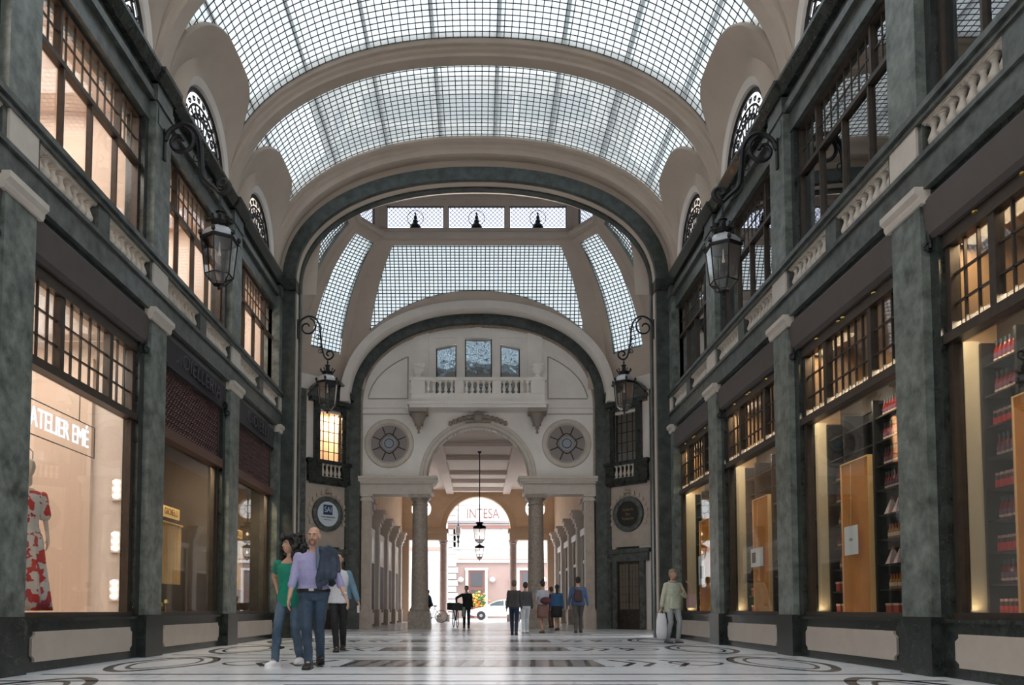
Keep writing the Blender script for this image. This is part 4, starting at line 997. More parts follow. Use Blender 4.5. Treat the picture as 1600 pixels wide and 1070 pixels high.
# ---------------------------------------------------------------- shopfronts
def shopfront(side,i,kind):
    YP=YS[side]; s=SIDE[side]; M=sideM(s); y0=YP[i]+.3; y1=(YP[i+1]-.3) if i+1<len(YP) else YEND-.25
    a,c=y0+.16,y1-.16; L=c-a; m=(a+c)/2
    where={2:'cut by the frame edge',3:'first whole bay from the camera',4:'second whole bay',5:'last bay before the far arch'}[i]
    root=empty(sname('window'),(s*5.3,m,.66)); struct(root,f'{side} ground floor shop window, {kind}, {where}','window')
    v0,v1=-.27,-.17
    b=mb(BROWN,M); b.box((a,v0,.64),(a+.09,v1,4.95)); b.box((c-.09,v0,.64),(c,v1,4.95)); b.box((a,v0,.62),(c,v1+.04,.71))
    glass_top=3.68 if kind!='grille' else 3.62
    if kind!='grille':
        b.box((a,v0-.02,3.68),(c,v1+.05,3.79)); b.box((a,v0,4.77),(c,v1+.02,5.0))
        for t in (.27,.73): b.box((a+L*t-.05,v0,3.75),(a+L*t+.05,v1,4.8))
    else:
        b.mat(mat('reddish_bronze_bar',(.13,.065,.045),.45,.3)); b.box((a,v0,3.66),(c,v1+.08,3.84)); b.mat(BROWN); b.box((a+.09,v0,.7),(a+.2,v1-.02,3.66)); b.box((c-.2,v0,.7),(c-.09,v1-.02,3.66))
        if i==4: b.box((m-.0,v0,.7),(m+.0,v1-.04,3.6)) if False else None
    b.build('window_frame',root)
    g=mb(GLASS,M); g.box((a+.05,-.225,.7),(c-.05,-.220,glass_top)); g.build('window_glass',root)
    if kind!='grille':
        b=mb(BROWN,M)
        segs=((0,.27,3),(.27,.73,5 if side=='left' else 6),(.73,1,3))
        for (p,q,n) in segs:
            P,Q=a+L*p+.05,a+L*q-.05
            for k in range(1,n): y=P+(Q-P)*k/n; b.box((y-.011,-.235,3.79),(y+.011,-.205,4.77))
            for z in (4.11,4.44): b.box((P,-.235,z-.011),(Q,-.205,z+.011))
        b.build('glazing_bars',root)
        g=mb(GLASS,M); g.box((a,-.225,3.79),(c,-.220,4.77)); g.build('transom_glass',root)
        if side=='right':
            b=mb(mat('gold_stud',(.75,.55,.15),.3,.8),M)
            for t in (.2,.5,.55,.8): b.lathe([(0,0),(.035,.005),(.035,.02),(0,.03)],(a+L*t,-.15,4.88),8)
            b.build('gold_studs',root)
    else:
        b=mb(mat('woven_bronze_grille',(.10,.05,.045),.5,.3),M)
        step=.115
        for (P0,P1) in (((a,3.84),(c,4.98)),):
            H=P1[1]-P0[1]; n=int((L+H)/step)
            for k in range(n):
                o=a-H+k*step
                for sg in (1,-1):
                    xa,xb=(o,o+H) if sg>0 else (o+H,o)
                    za,zb=P0[1],P1[1]; lo,hi=a,c
                    f=lambda x: za+(zb-za)*(x-xa)/(xb-xa)
                    x1,x2=min(max(xa,lo),hi),min(max(xb,lo),hi)
                    if abs(x1-x2)<.02: continue
                    b.bar((x1,-.20,f(x1)),(x2,-.20,f(x2)),.015,4)
            for k in range(int(L/step)+1):
                for q in range(10):
                    b.lathe([(0,-.02),(.03,0),(0,.02)],(a+k*step+.03,-.19,3.90+q*step),4)
        b.build('lattice_grille',root)
    # awning / fascia box
    b=mb(AWN if kind!='grille' else mat('dark_fascia',(.028,.026,.032),.6),M)
    if kind!='grille': b.prism([(-.34,4.95),(-.10,4.93),(-.05,4.98),(-.02,5.36),(-.06,5.42),(-.34,5.42)],0,y0+.02,y1-.02)
    else: b.prism([(-.34,4.92),(-.13,4.92),(-.08,5.40),(-.34,5.40)],0,y0+.04,y1-.04); b.box((y0+.04,-.3,4.9),(y1-.04,-.10,4.93))
    fas=b.build('awning_box' if kind!='grille' else 'fascia',root)
    b=mb(IRON,M)
    for (Y,sg) in ((y0+.05,1),(y1-.05,-1)):
        P=[]; 
        for q in range(40): t=q/39; P.append((Y,-.03-.10*sin(t*pi)+.05*cos(t*9),5.45-.62*t))
        b.tube(P,.022,5); b.tube([(Y,-.06+.05*cos(t*.5),4.84+.05*sin(t*.5)) for t in range(13)],.016,4)
    b.build('scroll_bracket',root)
    if kind=='grille':
        word='GIOIELLERIA' if i==4 else 'GIOIELLI'
        R=M@Matrix(((1,0,0,(y0+y1)/2),(0,0.09,1,-.085),(0,1,0,5.16),(0,0,0,1)))
        text('sign_letters',word,.36,R,mat('dark_relief_letter',(.06,.055,.065),.4,.3),root,.02,sx=1.12)
    return y0,y1,a,c
R_=random.Random(5)
# left ground shop with the dress
def dress_shop():
    i=3; y0,y1,a,c=shopfront('left',i,'bright dress shop with white lettering'); X=-5.36
    b=mb(SHOPC); b.box((-9.2,y0,.4),(X,y1,.66)); b.box((-9.3,y0,.4),(-9.2,y1,5.0)); b.box((-9.2,y0-.1,.4),(X-.0,y0-.02,5)); b.box((-9.2,y1+.02,.4),(X,y1+.1,5)); b.box((-9.2,y0,5.0),(X,y1,5.1)); b.mat(mat('pale_rose_panel',(.80,.64,.52),.6)); b.box((-6.9,y1-.06,.66),(-6.0,y1+.02,4.7))
    struct(b.build(sname('wall_shop')),'warm cream interior of the left dress shop','shop interior')
    for k,(x,z) in enumerate(((-6.2,4.6),(-7.6,4.6))): area('shop_ceiling_lamp',(x,(y0+y1)/2,4.9),1.0,30,(1,.91,.84),sy=2.0)
    # wall spot clusters on the far cheek wall
    for k,z in enumerate((2.62,1.80,1.05)):
        root=empty('wall_spotlight',(-5.62,y1-.02,z)); tag(root,['topmost','middle','lowest'][k]+' cluster of three white shop spotlights beside the left dress window','lamp','spotlights in the dress shop')
        b=mb(mat('lamp_backplate',(.55,.45,.38),.5)); b.box((-5.68,y1-.03,z-.17),(-5.50,y1+.01,z+.17)); b.build('backplate',root)
        for q in range(3):
            b=mb(mat('spot_lens',(1,1,1),.4,emit=(1,.93,.85),es=4)); b.lathe([(0,-.03),(.045,-.02),(.055,.02),(0,.05)],(-5.59,y1-.06,z-.11+.11*q),10); b.build('lens',root,smooth=True)
    # hanging sign
    root=empty('hanging_sign',(-5.45,9.9,3.5)); tag(root,'white luminous capital letters in a thin wire frame hanging in the left shop window','sign')
    M=Matrix(((0,0,1,-5.47),(1,0,0,0),(0,1,0,0),(0,0,0,1)))
    b=mb(BRONZE); P=[(-5.47,8.75,2.92),(-5.47,10.98,2.92),(-5.47,10.98,3.36),(-5.47,8.75,3.36)]
    for k in range(4): b.bar(P[k],P[(k+1)%4],.008,4)
    b.build('wire_frame',root)
    b=mb(BRONZE); b.bar((-5.47,10.55,3.36),(-5.47,10.55,3.75),.007,4); b.bar((-5.47,9.0,3.36),(-5.47,9.0,3.75),.007,4); b.bar((-5.47,9.0,3.72),(-5.47,10.55,3.72),.007,4); b.build('hanger',root)
    text('sign_letters','ATELIER EMÉ',.36,M@Matrix.Translation((10.10,3.14,0)),mat('white_luminous_letter',(.9,.9,1),.4,emit=(.85,.9,1),es=.9),root,.008,sx=.70)
    b=mb(mat('sign_lamp_glow',(1,1,1),.4,emit=(1,.95,.9),es=6)); b.lathe([(0,-.05),(.04,0),(0,.06)],(-5.7,9.35,3.6),8); tag(b.build('small_bulb'),'tiny bright bulb above the hanging shop lettering','lamp')
dress_shop()
for i in (4,5):
    y0,y1,a,c=shopfront('left',i,'grille')
    X=-5.36; b=mb(DARKW); b.box((-7.2,y0,.4),(X,y1,.68)); b.box((-7.3,y0,.4),(-7.2,y1,5.0)); b.box((-7.2,y0-.1,.4),(X,y0-.02,5)); b.box((-7.2,y1+.02,.4),(X,y1+.1,5)); b.box((-7.2,y0,4.9),(X,y1,5.0)); b.box((-5.9,y0,3.9),(-5.85,y1,4.95))
    struct(b.build(sname('wall_shop')),f'dark interior of the left jewellery shop, {"second" if i==4 else "last"} bay','shop interior')
    yc=y0+1.05
    CUR=mat('gold_curtain',(.72,.45,.18),.8,var=.15,scale=3)
    b=mb(CUR); rows=[]
    for k in range(41):
        y=yc+1.30*k/40; w=.035*sin(k*1.25); rows.append([(-5.72+w,y,1.22),(-5.72+w*.8,y,1.8),(-5.72+w*.5,y,2.36)])
    b.grid(rows); b.box((-5.75,yc-.02,2.35),(-5.70,yc+1.32,2.38)); o=b.build('shop_curtain',smooth=True); tag(o,f'golden pleated half curtain in the {"second" if i==4 else "last"} left bay window','curtain','jewellery shop curtains')
    b=mb(mat('gold_sign_board',(.75,.5,.2),.4,emit=(1,.6,.2),es=.25)); b.box((-5.66,yc+.15,2.44),(-5.63,yc+.95,2.64)); o=b.build('hanging_sign'); tag(o,f'small gold name board over the curtain in the {"second" if i==4 else "last"} left bay','sign')
    M=Matrix(((0,0,1,-5.625),(1,0,0,yc+.55),(0,1,0,2.54),(0,0,0,1))); text('sign_letters','GIOIELLI',.17,M,mat('brown_letter',(.18,.08,.02),.5),o,.003)
    area('curtain_lamp',(-5.50,yc+.6,3.86),.2,70,(1,.78,.5),sy=1.2)
    for k in range(5):
        b=mb(mat('polished_gold',(.85,.6,.22),.25,.9)); h=.10+.05*(k%3); b.lathe([(.05,0),(.05,.02),(.015,.04),(.015,h),(.06,h+.03),(.04,h+.09),(0,h+.1)],(-5.55,y0+.35+k*.22,.68),8)
        tag(b.build('jewellery_stand',smooth=True),f'small gold jewellery stand on the sill of the {"second" if i==4 else "last"} left shop window','jewellery stand',f'jewellery stands in the {"second" if i==4 else "last"} left window')
# left bay nobody sees whole, right bays
y0,y1,a,c=shopfront('left',2,'plain shop window'); b=mb(SHOPC); b.box((-9.2,y0,.4),(-5.36,y1,.66)); b.box((-9.3,y0,.4),(-9.2,y1,5.0)); b.box((-9.2,y0-.1,.4),(-5.36,y0-.02,5)); b.box((-9.2,y1+.02,.4),(-5.36,y1+.1,5)); b.box((-9.2,y0,5.0),(-5.36,y1,5.1)); struct(b.build(sname('wall_shop')),'plain cream interior of the left shop nearest the camera','shop interior'); area('shop_ceiling_lamp',(-7,(y0+y1)/2,4.9),1.0,30,(1,.91,.84),sy=2.0)
def bottle_mesh(kind):
    if kind=='bottle':
        b=mb(mat('dark_red_glass_bottle',(.22,.02,.02),.15)); b.lathe([(.03,0),(.032,.01),(.032,.15),(.014,.19),(.012,.235)],(0,0,0),8)
        b.mat(mat('cream_bottle_label',(.62,.5,.4),.6)); b.lathe([(.033,.03),(.0335,.04),(.0335,.06),(.033,.06)],(0,0,0),8); b.mat(mat('violet_band',(.16,.06,.10),.5)); b.lathe([(.033,.07),(.0335,.075),(.0335,.12),(.033,.12)],(0,0,0),8)
        b.mat(mat('dark_teal_cap',(.03,.07,.08),.3)); b.lathe([(.015,.215),(.016,.26),(0,.262)],(0,0,0),8)
    elif kind=='jar':
        b=mb(mat('red_jar_label',(.75,.05,.03),.4)); b.lathe([(.034,.0),(.036,.01),(.036,.10)],(0,0,0),8)
        b.mat(mat('dark_jar_band',(.08,.02,.02),.3)); b.lathe([(.036,.10),(.034,.13),(.028,.15)],(0,0,0),8); b.mat(mat('pink_jar_lid',(.6,.35,.3),.4)); b.lathe([(.03,.15),(.031,.18),(0,.182)],(0,0,0),8)
    elif kind=='amber':
        b=mb(mat('amber_bottle',(.45,.16,.03),.15)); b.lathe([(.03,0),(.032,.01),(.032,.11),(.013,.15),(.013,.19)],(0,0,0),8)
        b.mat(mat('cream_bottle_label',(.62,.5,.4),.6)); b.lathe([(.033,.04),(.0335,.045),(.0335,.09),(.033,.09)],(0,0,0),8); b.mat(mat('red_cap',(.35,.03,.03),.3)); b.lathe([(.016,.18),(.016,.21),(0,.212)],(0,0,0),8)
    elif kind=='bag':
        b=mb(mat('pale_pink_gift_bag',(.75,.55,.5),.6)); b.add([(-.09,-.05,0),(.09,-.05,0),(.09,.05,0),(-.09,.05,0),(-.02,-.01,.2),(.02,-.01,.2),(.02,.01,.2),(-.02,.01,.2)],[(0,3,2,1),(4,5,6,7),(0,1,5,4),(1,2,6,5),(2,3,7,6),(3,0,4,7)])
        b.mat(mat('red_ribbon',(.4,.03,.04),.5)); b.lathe([(0,.19),(.03,.21),(.015,.235),(0,.24)],(0,0,0),6)
    else:
        b=mb(mat('red_gift_box',(.42,.06,.05),.5)); b.box((-.09,-.06,0),(.09,.06,.12)); b.mat(mat('cream_box_lid',(.6,.48,.36),.5)); b.box((-.095,-.065,.12),(.095,.065,.15)); b.mat(mat('red_gift_box',(.42,.06,.05),.5)); b.box((-.015,-.066,0),(.015,.066,.152))
    return b
PROTO={}
NAMES={'bottle':('bottle','dark red bottle'),'jar':('jar','red labelled jar'),'amber':('bottle','amber bottle'),'bag':('gift_bag','pale pink gift bag'),'box':('gift_box','red gift box')}
def put(kind,x,y,z,label,group):
    if kind not in PROTO: o=bottle_mesh(kind).build(NAMES[kind][0],smooth=True); PROTO[kind]=o
    else: o=PROTO[kind].copy(); COL.objects.link(o)
    o.location=(x,y,z); tag(o,label,NAMES[kind][1].split()[-1],group); return o
def right_shop(i):
    y0,y1,a,c=shopfront('right',i,'cosmetics display with orange wood board'); m=(y0+y1)/2; X=5.36
    where={2:'the bay cut by the right frame edge',3:'the bay with the hanging white tag',4:'the bay with the dark square notice',5:'the bay behind the elderly woman'}[i]
    b=mb(CREAMP); b.box((X,y0,.4),(6.0,y1,.68)); b.box((X,y1-.10,.66),(5.68,y1+.02,3.74)); b.box((X,y0-.02,.66),(5.68,y0+.10,3.74)); b.mat(DARKW); b.box((5.95,y0,3.70),(6.1,y1,4.0))
    struct(b.build(sname('wall_shop')),f'cream cheek panels and sill of the display in {where}','display lining')
    b=mb(mat('warm_brown_transom_room',(.42,.27,.15),.7,var=.2,scale=1.5)); b.box((6.4,y0,3.7),(6.5,y1,5.1)); b.box((X,y0,5.0),(6.4,y1,5.1)); b.box((X,y1,3.7),(6.5,y1+.05,5.1)); b.box((X,y0-.05,3.7),(6.5,y0,5.1))
    struct(b.build(sname('wall_shop')),f'brown lit void behind the small panes over {where}','shop interior')
    area('transom_lamp',(5.55,y1-.6,4.85),.3,11,(1,.74,.45),sy=1.0)
    area('display_lamp',(5.43,m,3.92),.10,26,(1,.86,.66),sy=2.8)
    area('uplight',(5.50,y1-.2,.72),.14,.6,(1,.80,.55),rot=(pi,0,0))
    # shelving
    root=empty('shelf_unit',(5.8,m,.68)); tag(root,f'black display shelving filled with bottles in {where}','shelves')
    b=mb(BLACK); b.box((5.98,y0+.1,.68),(6.02,y1-.1,3.7)); b.build('back_panel',root)
    bw0,bw1=m+.06,m+.86
    for y in (y0+.12,bw0-.04,bw1+.03,y1-.14): b=mb(BLACK); b.box((5.66,y-.02,.68),(5.98,y+.02,3.7)); b.build('upright',root)
    zs=[.68+.345*k for k in range(9)]
    for z in zs: b=mb(BLACK); b.box((5.68,y0+.1,z-.02),(5.98,y1-.1,z+.0)); b.build('shelf',root)
    # orange board
    b=mb(ORANGE); b.box((5.60,bw0,.685),(5.65,bw1,2.92)); b.mat(mat('light_wood_edge',(.80,.50,.22),.5)); b.box((5.585,bw0-.015,.685),(5.655,bw0,2.94)); b.box((5.585,bw1,.685),(5.655,bw1+.015,2.94)); b.box((5.585,bw0,2.92),(5.655,bw1,2.94))
    tag(b.build('wooden_board'),f'tall orange wooden display board in {where}','display board')
    # notice
    n=mb(mat('white_card',(.92,.92,.92),.6)); yc=(bw0+bw1)/2-.05
    if i in (2,3): n.box((5.50,yc-.20,1.54),(5.505,yc+.20,1.96))
    elif i==4: n.box((5.50,bw0+.05,1.58),(5.505,bw1-.1,1.94)); n.mat(mat('dark_photo',(.08,.05,.06),.4)); n.box((5.495,yc+.08,1.66),(5.50,yc+.28,1.86))
    else: n.box((5.50,yc-.25,1.35),(5.505,yc+.25,2.05)); n.mat(mat('dark_photo',(.08,.05,.06),.4)); n.box((5.495,yc-.15,1.5),(5.50,yc+.1,1.8))
    n.mat(mat('thin_cord',(.6,.5,.4),.6)); n.bar((5.50,yc,1.94),(5.52,yc,2.88),.004,4)
    if i in(2,3): n.mat(mat('grey_print',(.35,.35,.36),.6)); n.box((5.498,yc-.05,1.74),(5.5,yc+.05,1.78))
    tag(n.build('hanging_card'),{2:'white card hanging on a cord in the bay cut by the frame edge',3:'white tag hanging on a long cord in front of the orange board',4:'wide white notice with a dark square in the second whole right bay',5:'white notice hanging in the last right bay'}[i],'notice')
    # goods on the shelves that show
    short={2:'right bay at the frame edge',3:'first whole right bay',4:'second whole right bay',5:'last right bay'}[i]
    rows=['jar','bottle','jar','bottle','jar','bottle','jar','bottle','bottle'] if i==2 else ['box','amber','bag','amber','bag','bottle','bottle','bottle','bottle']
    ordn=['lowest','second','third','fourth','fifth','sixth','seventh','eighth','top']
    spans={2:[(7.86,8.40)],3:[(10.05,bw0-.12),(bw1+.12,y1-.2)],4:[(bw1+.1,y1-.2)],5:[(bw1+.1,y1-.2)]}[i]
    for z,kind,on in zip(zs,rows,ordn):
        if i>=4 and zs.index(z) not in (0,1,2,4,6): continue
        for si,(p,q) in enumerate(spans):
            kd=kind if si==0 and i==3 or i==2 else ['box','box','amber','bottle','amber','bottle','bottle','bottle','bottle'][zs.index(z)]
            if i==3 and zs.index(z)>6 and si==1: continue
            st={'bottle':.072,'jar':.078,'amber':.075,'bag':.2,'box':.2}[kd]
            if i>=4: st=max(st,.13)
            k=0
            while p+st*(k+.5)<q:
                sub='' if i!=3 else (' near the pilaster' if si==0 else ' left of the board')
                nm=NAMES[kd][1]
                put(kd,5.79,p+st*(k+.5),z+.001,f'{nm} on the {on} shelf{sub}, {short}',f'{nm}s on the {on} shelf{sub} in {where}'); k+=1
for i in (2,3,4,5): right_shop(i)

# upper storey rooms
for side in('left','right'):
    s=SIDE[side]
    for i in (2,3,4,5):
        y0=YS[side][i]+.0; y1=YS[side][i+1] if i+1<len(YP) else YEND
        where={2:'cut by the frame edge',3:'first whole bay',4:'second whole bay',5:'last bay'}[i]
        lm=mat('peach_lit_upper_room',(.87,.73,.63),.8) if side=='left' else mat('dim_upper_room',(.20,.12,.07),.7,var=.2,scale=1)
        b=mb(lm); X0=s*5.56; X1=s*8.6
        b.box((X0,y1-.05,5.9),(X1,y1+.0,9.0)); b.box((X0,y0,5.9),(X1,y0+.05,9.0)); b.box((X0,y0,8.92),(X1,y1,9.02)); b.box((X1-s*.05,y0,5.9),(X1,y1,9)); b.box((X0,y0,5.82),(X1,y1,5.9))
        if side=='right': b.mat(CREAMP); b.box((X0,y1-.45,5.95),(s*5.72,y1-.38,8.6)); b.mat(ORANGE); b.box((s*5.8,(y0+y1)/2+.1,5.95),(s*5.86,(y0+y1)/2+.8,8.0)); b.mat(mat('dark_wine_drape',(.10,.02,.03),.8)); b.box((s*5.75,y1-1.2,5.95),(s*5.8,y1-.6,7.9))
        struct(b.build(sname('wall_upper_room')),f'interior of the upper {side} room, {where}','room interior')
        if side=='left': area('room_ceiling_lamp',(s*6.6,(y0+y1)/2,8.88),1.2,60,(1,.91,.84),sy=2.6)
        else:
            root=empty('strip_light',(s*5.62,(y0+y1)/2,8.42)); tag(root,f'row of white fluorescent tubes behind the upper right window, {where}','lamp')
            for k in range(5):
                q=mb(mat('fluorescent_tube',(1,1,1),.4,emit=(1,.95,.85),es=5)); ya=y0+.5+k*.56; q.tube([(s*5.62,ya,8.42),(s*5.62,ya+.46,8.42)],.02,6); q.build('tube',root)
            area('room_ceiling_lamp',(s*6.4,(y0+y1)/2,8.85),.5,10,(1,.7,.45),sy=2)

# ---------------------------------------------------------------- people
SKIN=mat('skin',(.52,.30,.21),.55,spec=.4); SKIN2=mat('tanned_skin',(.40,.22,.15),.55)
def caps(b,p0,p1,r0,r1,n=10,sx=1,sy=1):
    """closed tapered capsule"""
    P0,P1=Vector(p0),Vector(p1); d=P1-P0; L=d.length or 1e-4; d/=L
    up=Vector((0,1,0)) if abs(d.y)<.9 else Vector((1,0,0)); a=d.cross(up).normalized(); c=a.cross(d).normalized()
    rings=[(-r0*.98,.2*r0),(-r0*.7,.71*r0),(-r0*.35,.93*r0),(0,r0),(L,r1),(L+r1*.35,.93*r1),(L+r1*.7,.71*r1),(L+r1*.98,.2*r1)]
    vs=[];fs=[]
    for (t,r) in rings:
        for k in range(n):
            an=2*pi*k/n; q=P0+d*t+a*(cos(an)*r*sx)+c*(sin(an)*r*sy); vs.append(tuple(q))
    for i in range(len(rings)-1):
        for k in range(n): fs.append((i*n+k,i*n+(k+1)%n,(i+1)*n+(k+1)%n,(i+1)*n+k))
    fs.append(tuple(range(n))[::-1]); fs.append(tuple((len(rings)-1)*n+k for k in range(n)))
    b.add(vs,fs)
def ell(b,c,r,rot=None,n=14):
    vs=[];fs=[]; m=9
    R=rot or Matrix.Identity(3)
    for i in range(m+1):
        ph=pi*(i+.12)/(m+.24)
        for k in range(n):
            t=2*pi*k/n; q=R@Vector((r[0]*sin(ph)*cos(t),r[1]*sin(ph)*sin(t),-r[2]*cos(ph))); vs.append((c[0]+q.x,c[1]+q.y,c[2]+q.z))
    for i in range(m):
        for k in range(n): fs.append((i*n+k,i*n+(k+1)%n,(i+1)*n+(k+1)%n,(i+1)*n+k))
    fs.append(tuple(range(n))[::-1]); fs.append(tuple(m*n+k for k in range(n))); b.add(vs,fs)
def loft(b,secs,n=20):
    """secs: (x,y,z,rx,ry) stacked super-ellipses, closed"""
    vs=[];fs=[]
    for (x,y,z,rx,ry) in secs:
        for k in range(n):
            t=2*pi*k/n; c_,s_=cos(t),sin(t); e=.86
            vs.append((x+rx*math.copysign(abs(c_)**e,c_),y+ry*math.copysign(abs(s_)**e,s_),z))
    for i in range(len(secs)-1):
        for k in range(n): fs.append((i*n+k,i*n+(k+1)%n,(i+1)*n+(k+1)%n,(i+1)*n+k))
    fs.append(tuple(range(n))[::-1]); fs.append(tuple((len(secs)-1)*n+k for k in range(n))); b.add(vs,fs)
FOLD=bpy.data.textures.new('cloth_creases','CLOUDS'); FOLD.noise_scale=.085
def remesh(b,name,m,parent,vox=.012,it=4,fold=0):
    b.mats=[m]; b.mi=[0]*len(b.f)
    o=lchild(b,name,parent); md=o.modifiers.new('r','REMESH'); md.mode='VOXEL'; md.voxel_size=vox; md.use_smooth_shade=True
    sm=o.modifiers.new('s','SMOOTH'); sm.factor=.5; sm.iterations=it
    if fold: dm=o.modifiers.new('d','DISPLACE'); dm.texture=FOLD; dm.strength=fold; dm.mid_level=.45
    return o
def ik(a,c,l1,l2,bend):
    a,c,bend=Vector(a),Vector(c),Vector(bend); d=c-a; L=min(d.length,(l1+l2)*.999); dn=d.normalized()
    x=(l1*l1-l2*l2+L*L)/(2*L); h=sqrt(max(0,l1*l1-x*x)); bend=(bend-dn*bend.dot(dn)).normalized()
    return a+dn*x+bend*h, a+dn*L
def hand(b,w,dirv,palm_n,sz=1.0,curl=.5,thumb_side=1):
    """palm and five separate fingers; w wrist point, dirv pointing direction, palm_n normal of the palm, thumb side vector sign"""
    w=Vector(w); d=Vector(dirv).normalized(); n=Vector(palm_n); n=(n-d*n.dot(d)).normalized(); s=d.cross(n)*thumb_side
    k=sz
    for off,r in ((-.026,.017),(-.009,.018),(.009,.018),(.026,.016)):
        caps(b,w+s*off*.6*k,w+d*.085*k+s*off*k,r*k,r*.82*k,8)
    L=(.062,.074,.068,.055)
    for i,(off,l) in enumerate(zip((.028,.0095,-.0095,-.028),L)):
        p=w+d*.088*k+s*off*k; q=p
        a=curl*.5
        for j,f in enumerate((.45,.32,.23)):
            dd=(d*cos(a)+n*sin(a)+s*off*1.5).normalized(); r_=q+dd*l*f*1.25*k; caps(b,q,r_,(.0092-.0008*j)*k,(.0085-.0008*j)*k,6); q=r_; a+=curl*(.7+.1*i)
    p=w+d*.025*k+s*.026*k; q=p+(d*.55+s*.75+n*.25).normalized()*.042*k; caps(b,p,q,.013*k,.011*k,6); r_=q+(d*.85+s*.25+n*.35).normalized()*.034*k; caps(b,q,r_,.0105*k,.0085*k,6)
def shoe(parent,m,sole,foot,yaw,k=1,lift=0,name='shoe',heel=0):
    b=MB(Matrix.Translation(foot)@Matrix.Rotation(yaw,4,'Z')@Matrix.Rotation(lift,4,'X')).mat(m)
    # toe points to -y; foot = ankle ground point
    secs=[]
    for (y,w,h,z) in ((.075,.026,.05,.03),(.06,.038,.085,.02),(.02,.040,.095,.02),(-.04,.040,.075,.02),(-.09,.046,.058,.02),(-.14,.046,.048,.02),(-.175,.034,.036,.02),(-.195,.014,.02,.02)):
        secs.append([(w*k*cos(t)*(1 if True else 1),y*k,(z*.3+ (h*k)*max(0,.5+.5*sin(t))**.8 if sin(t)>-.3 else .006)) for t in [2*pi*i/14 for i in range(14)]])
    rows=secs; b.grid(rows,closeu=True); b.add(rows[0],[tuple(range(14))]); b.add(rows[-1],[tuple(range(14))[::-1]])
    b.mat(sole); P=[]
    for (y,w) in ((.08,.02),(.065,.040),(.0,.041),(-.09,.049),(-.15,.047),(-.185,.032),(-.203,.0)): P.append((w*k,y*k))
    poly=P+[(-x,y) for x,y in P[::-1][1:]]
    b.prism(poly,2,0,.022*k)
    return lchild(b,name,parent,smooth=True)
HAIRB=mat('black_hair',(.012,.009,.008),.55,bump=.6,scale=40); HAIRD=mat('dark_brown_hair',(.03,.016,.01),.55,bump=.6,scale=40)
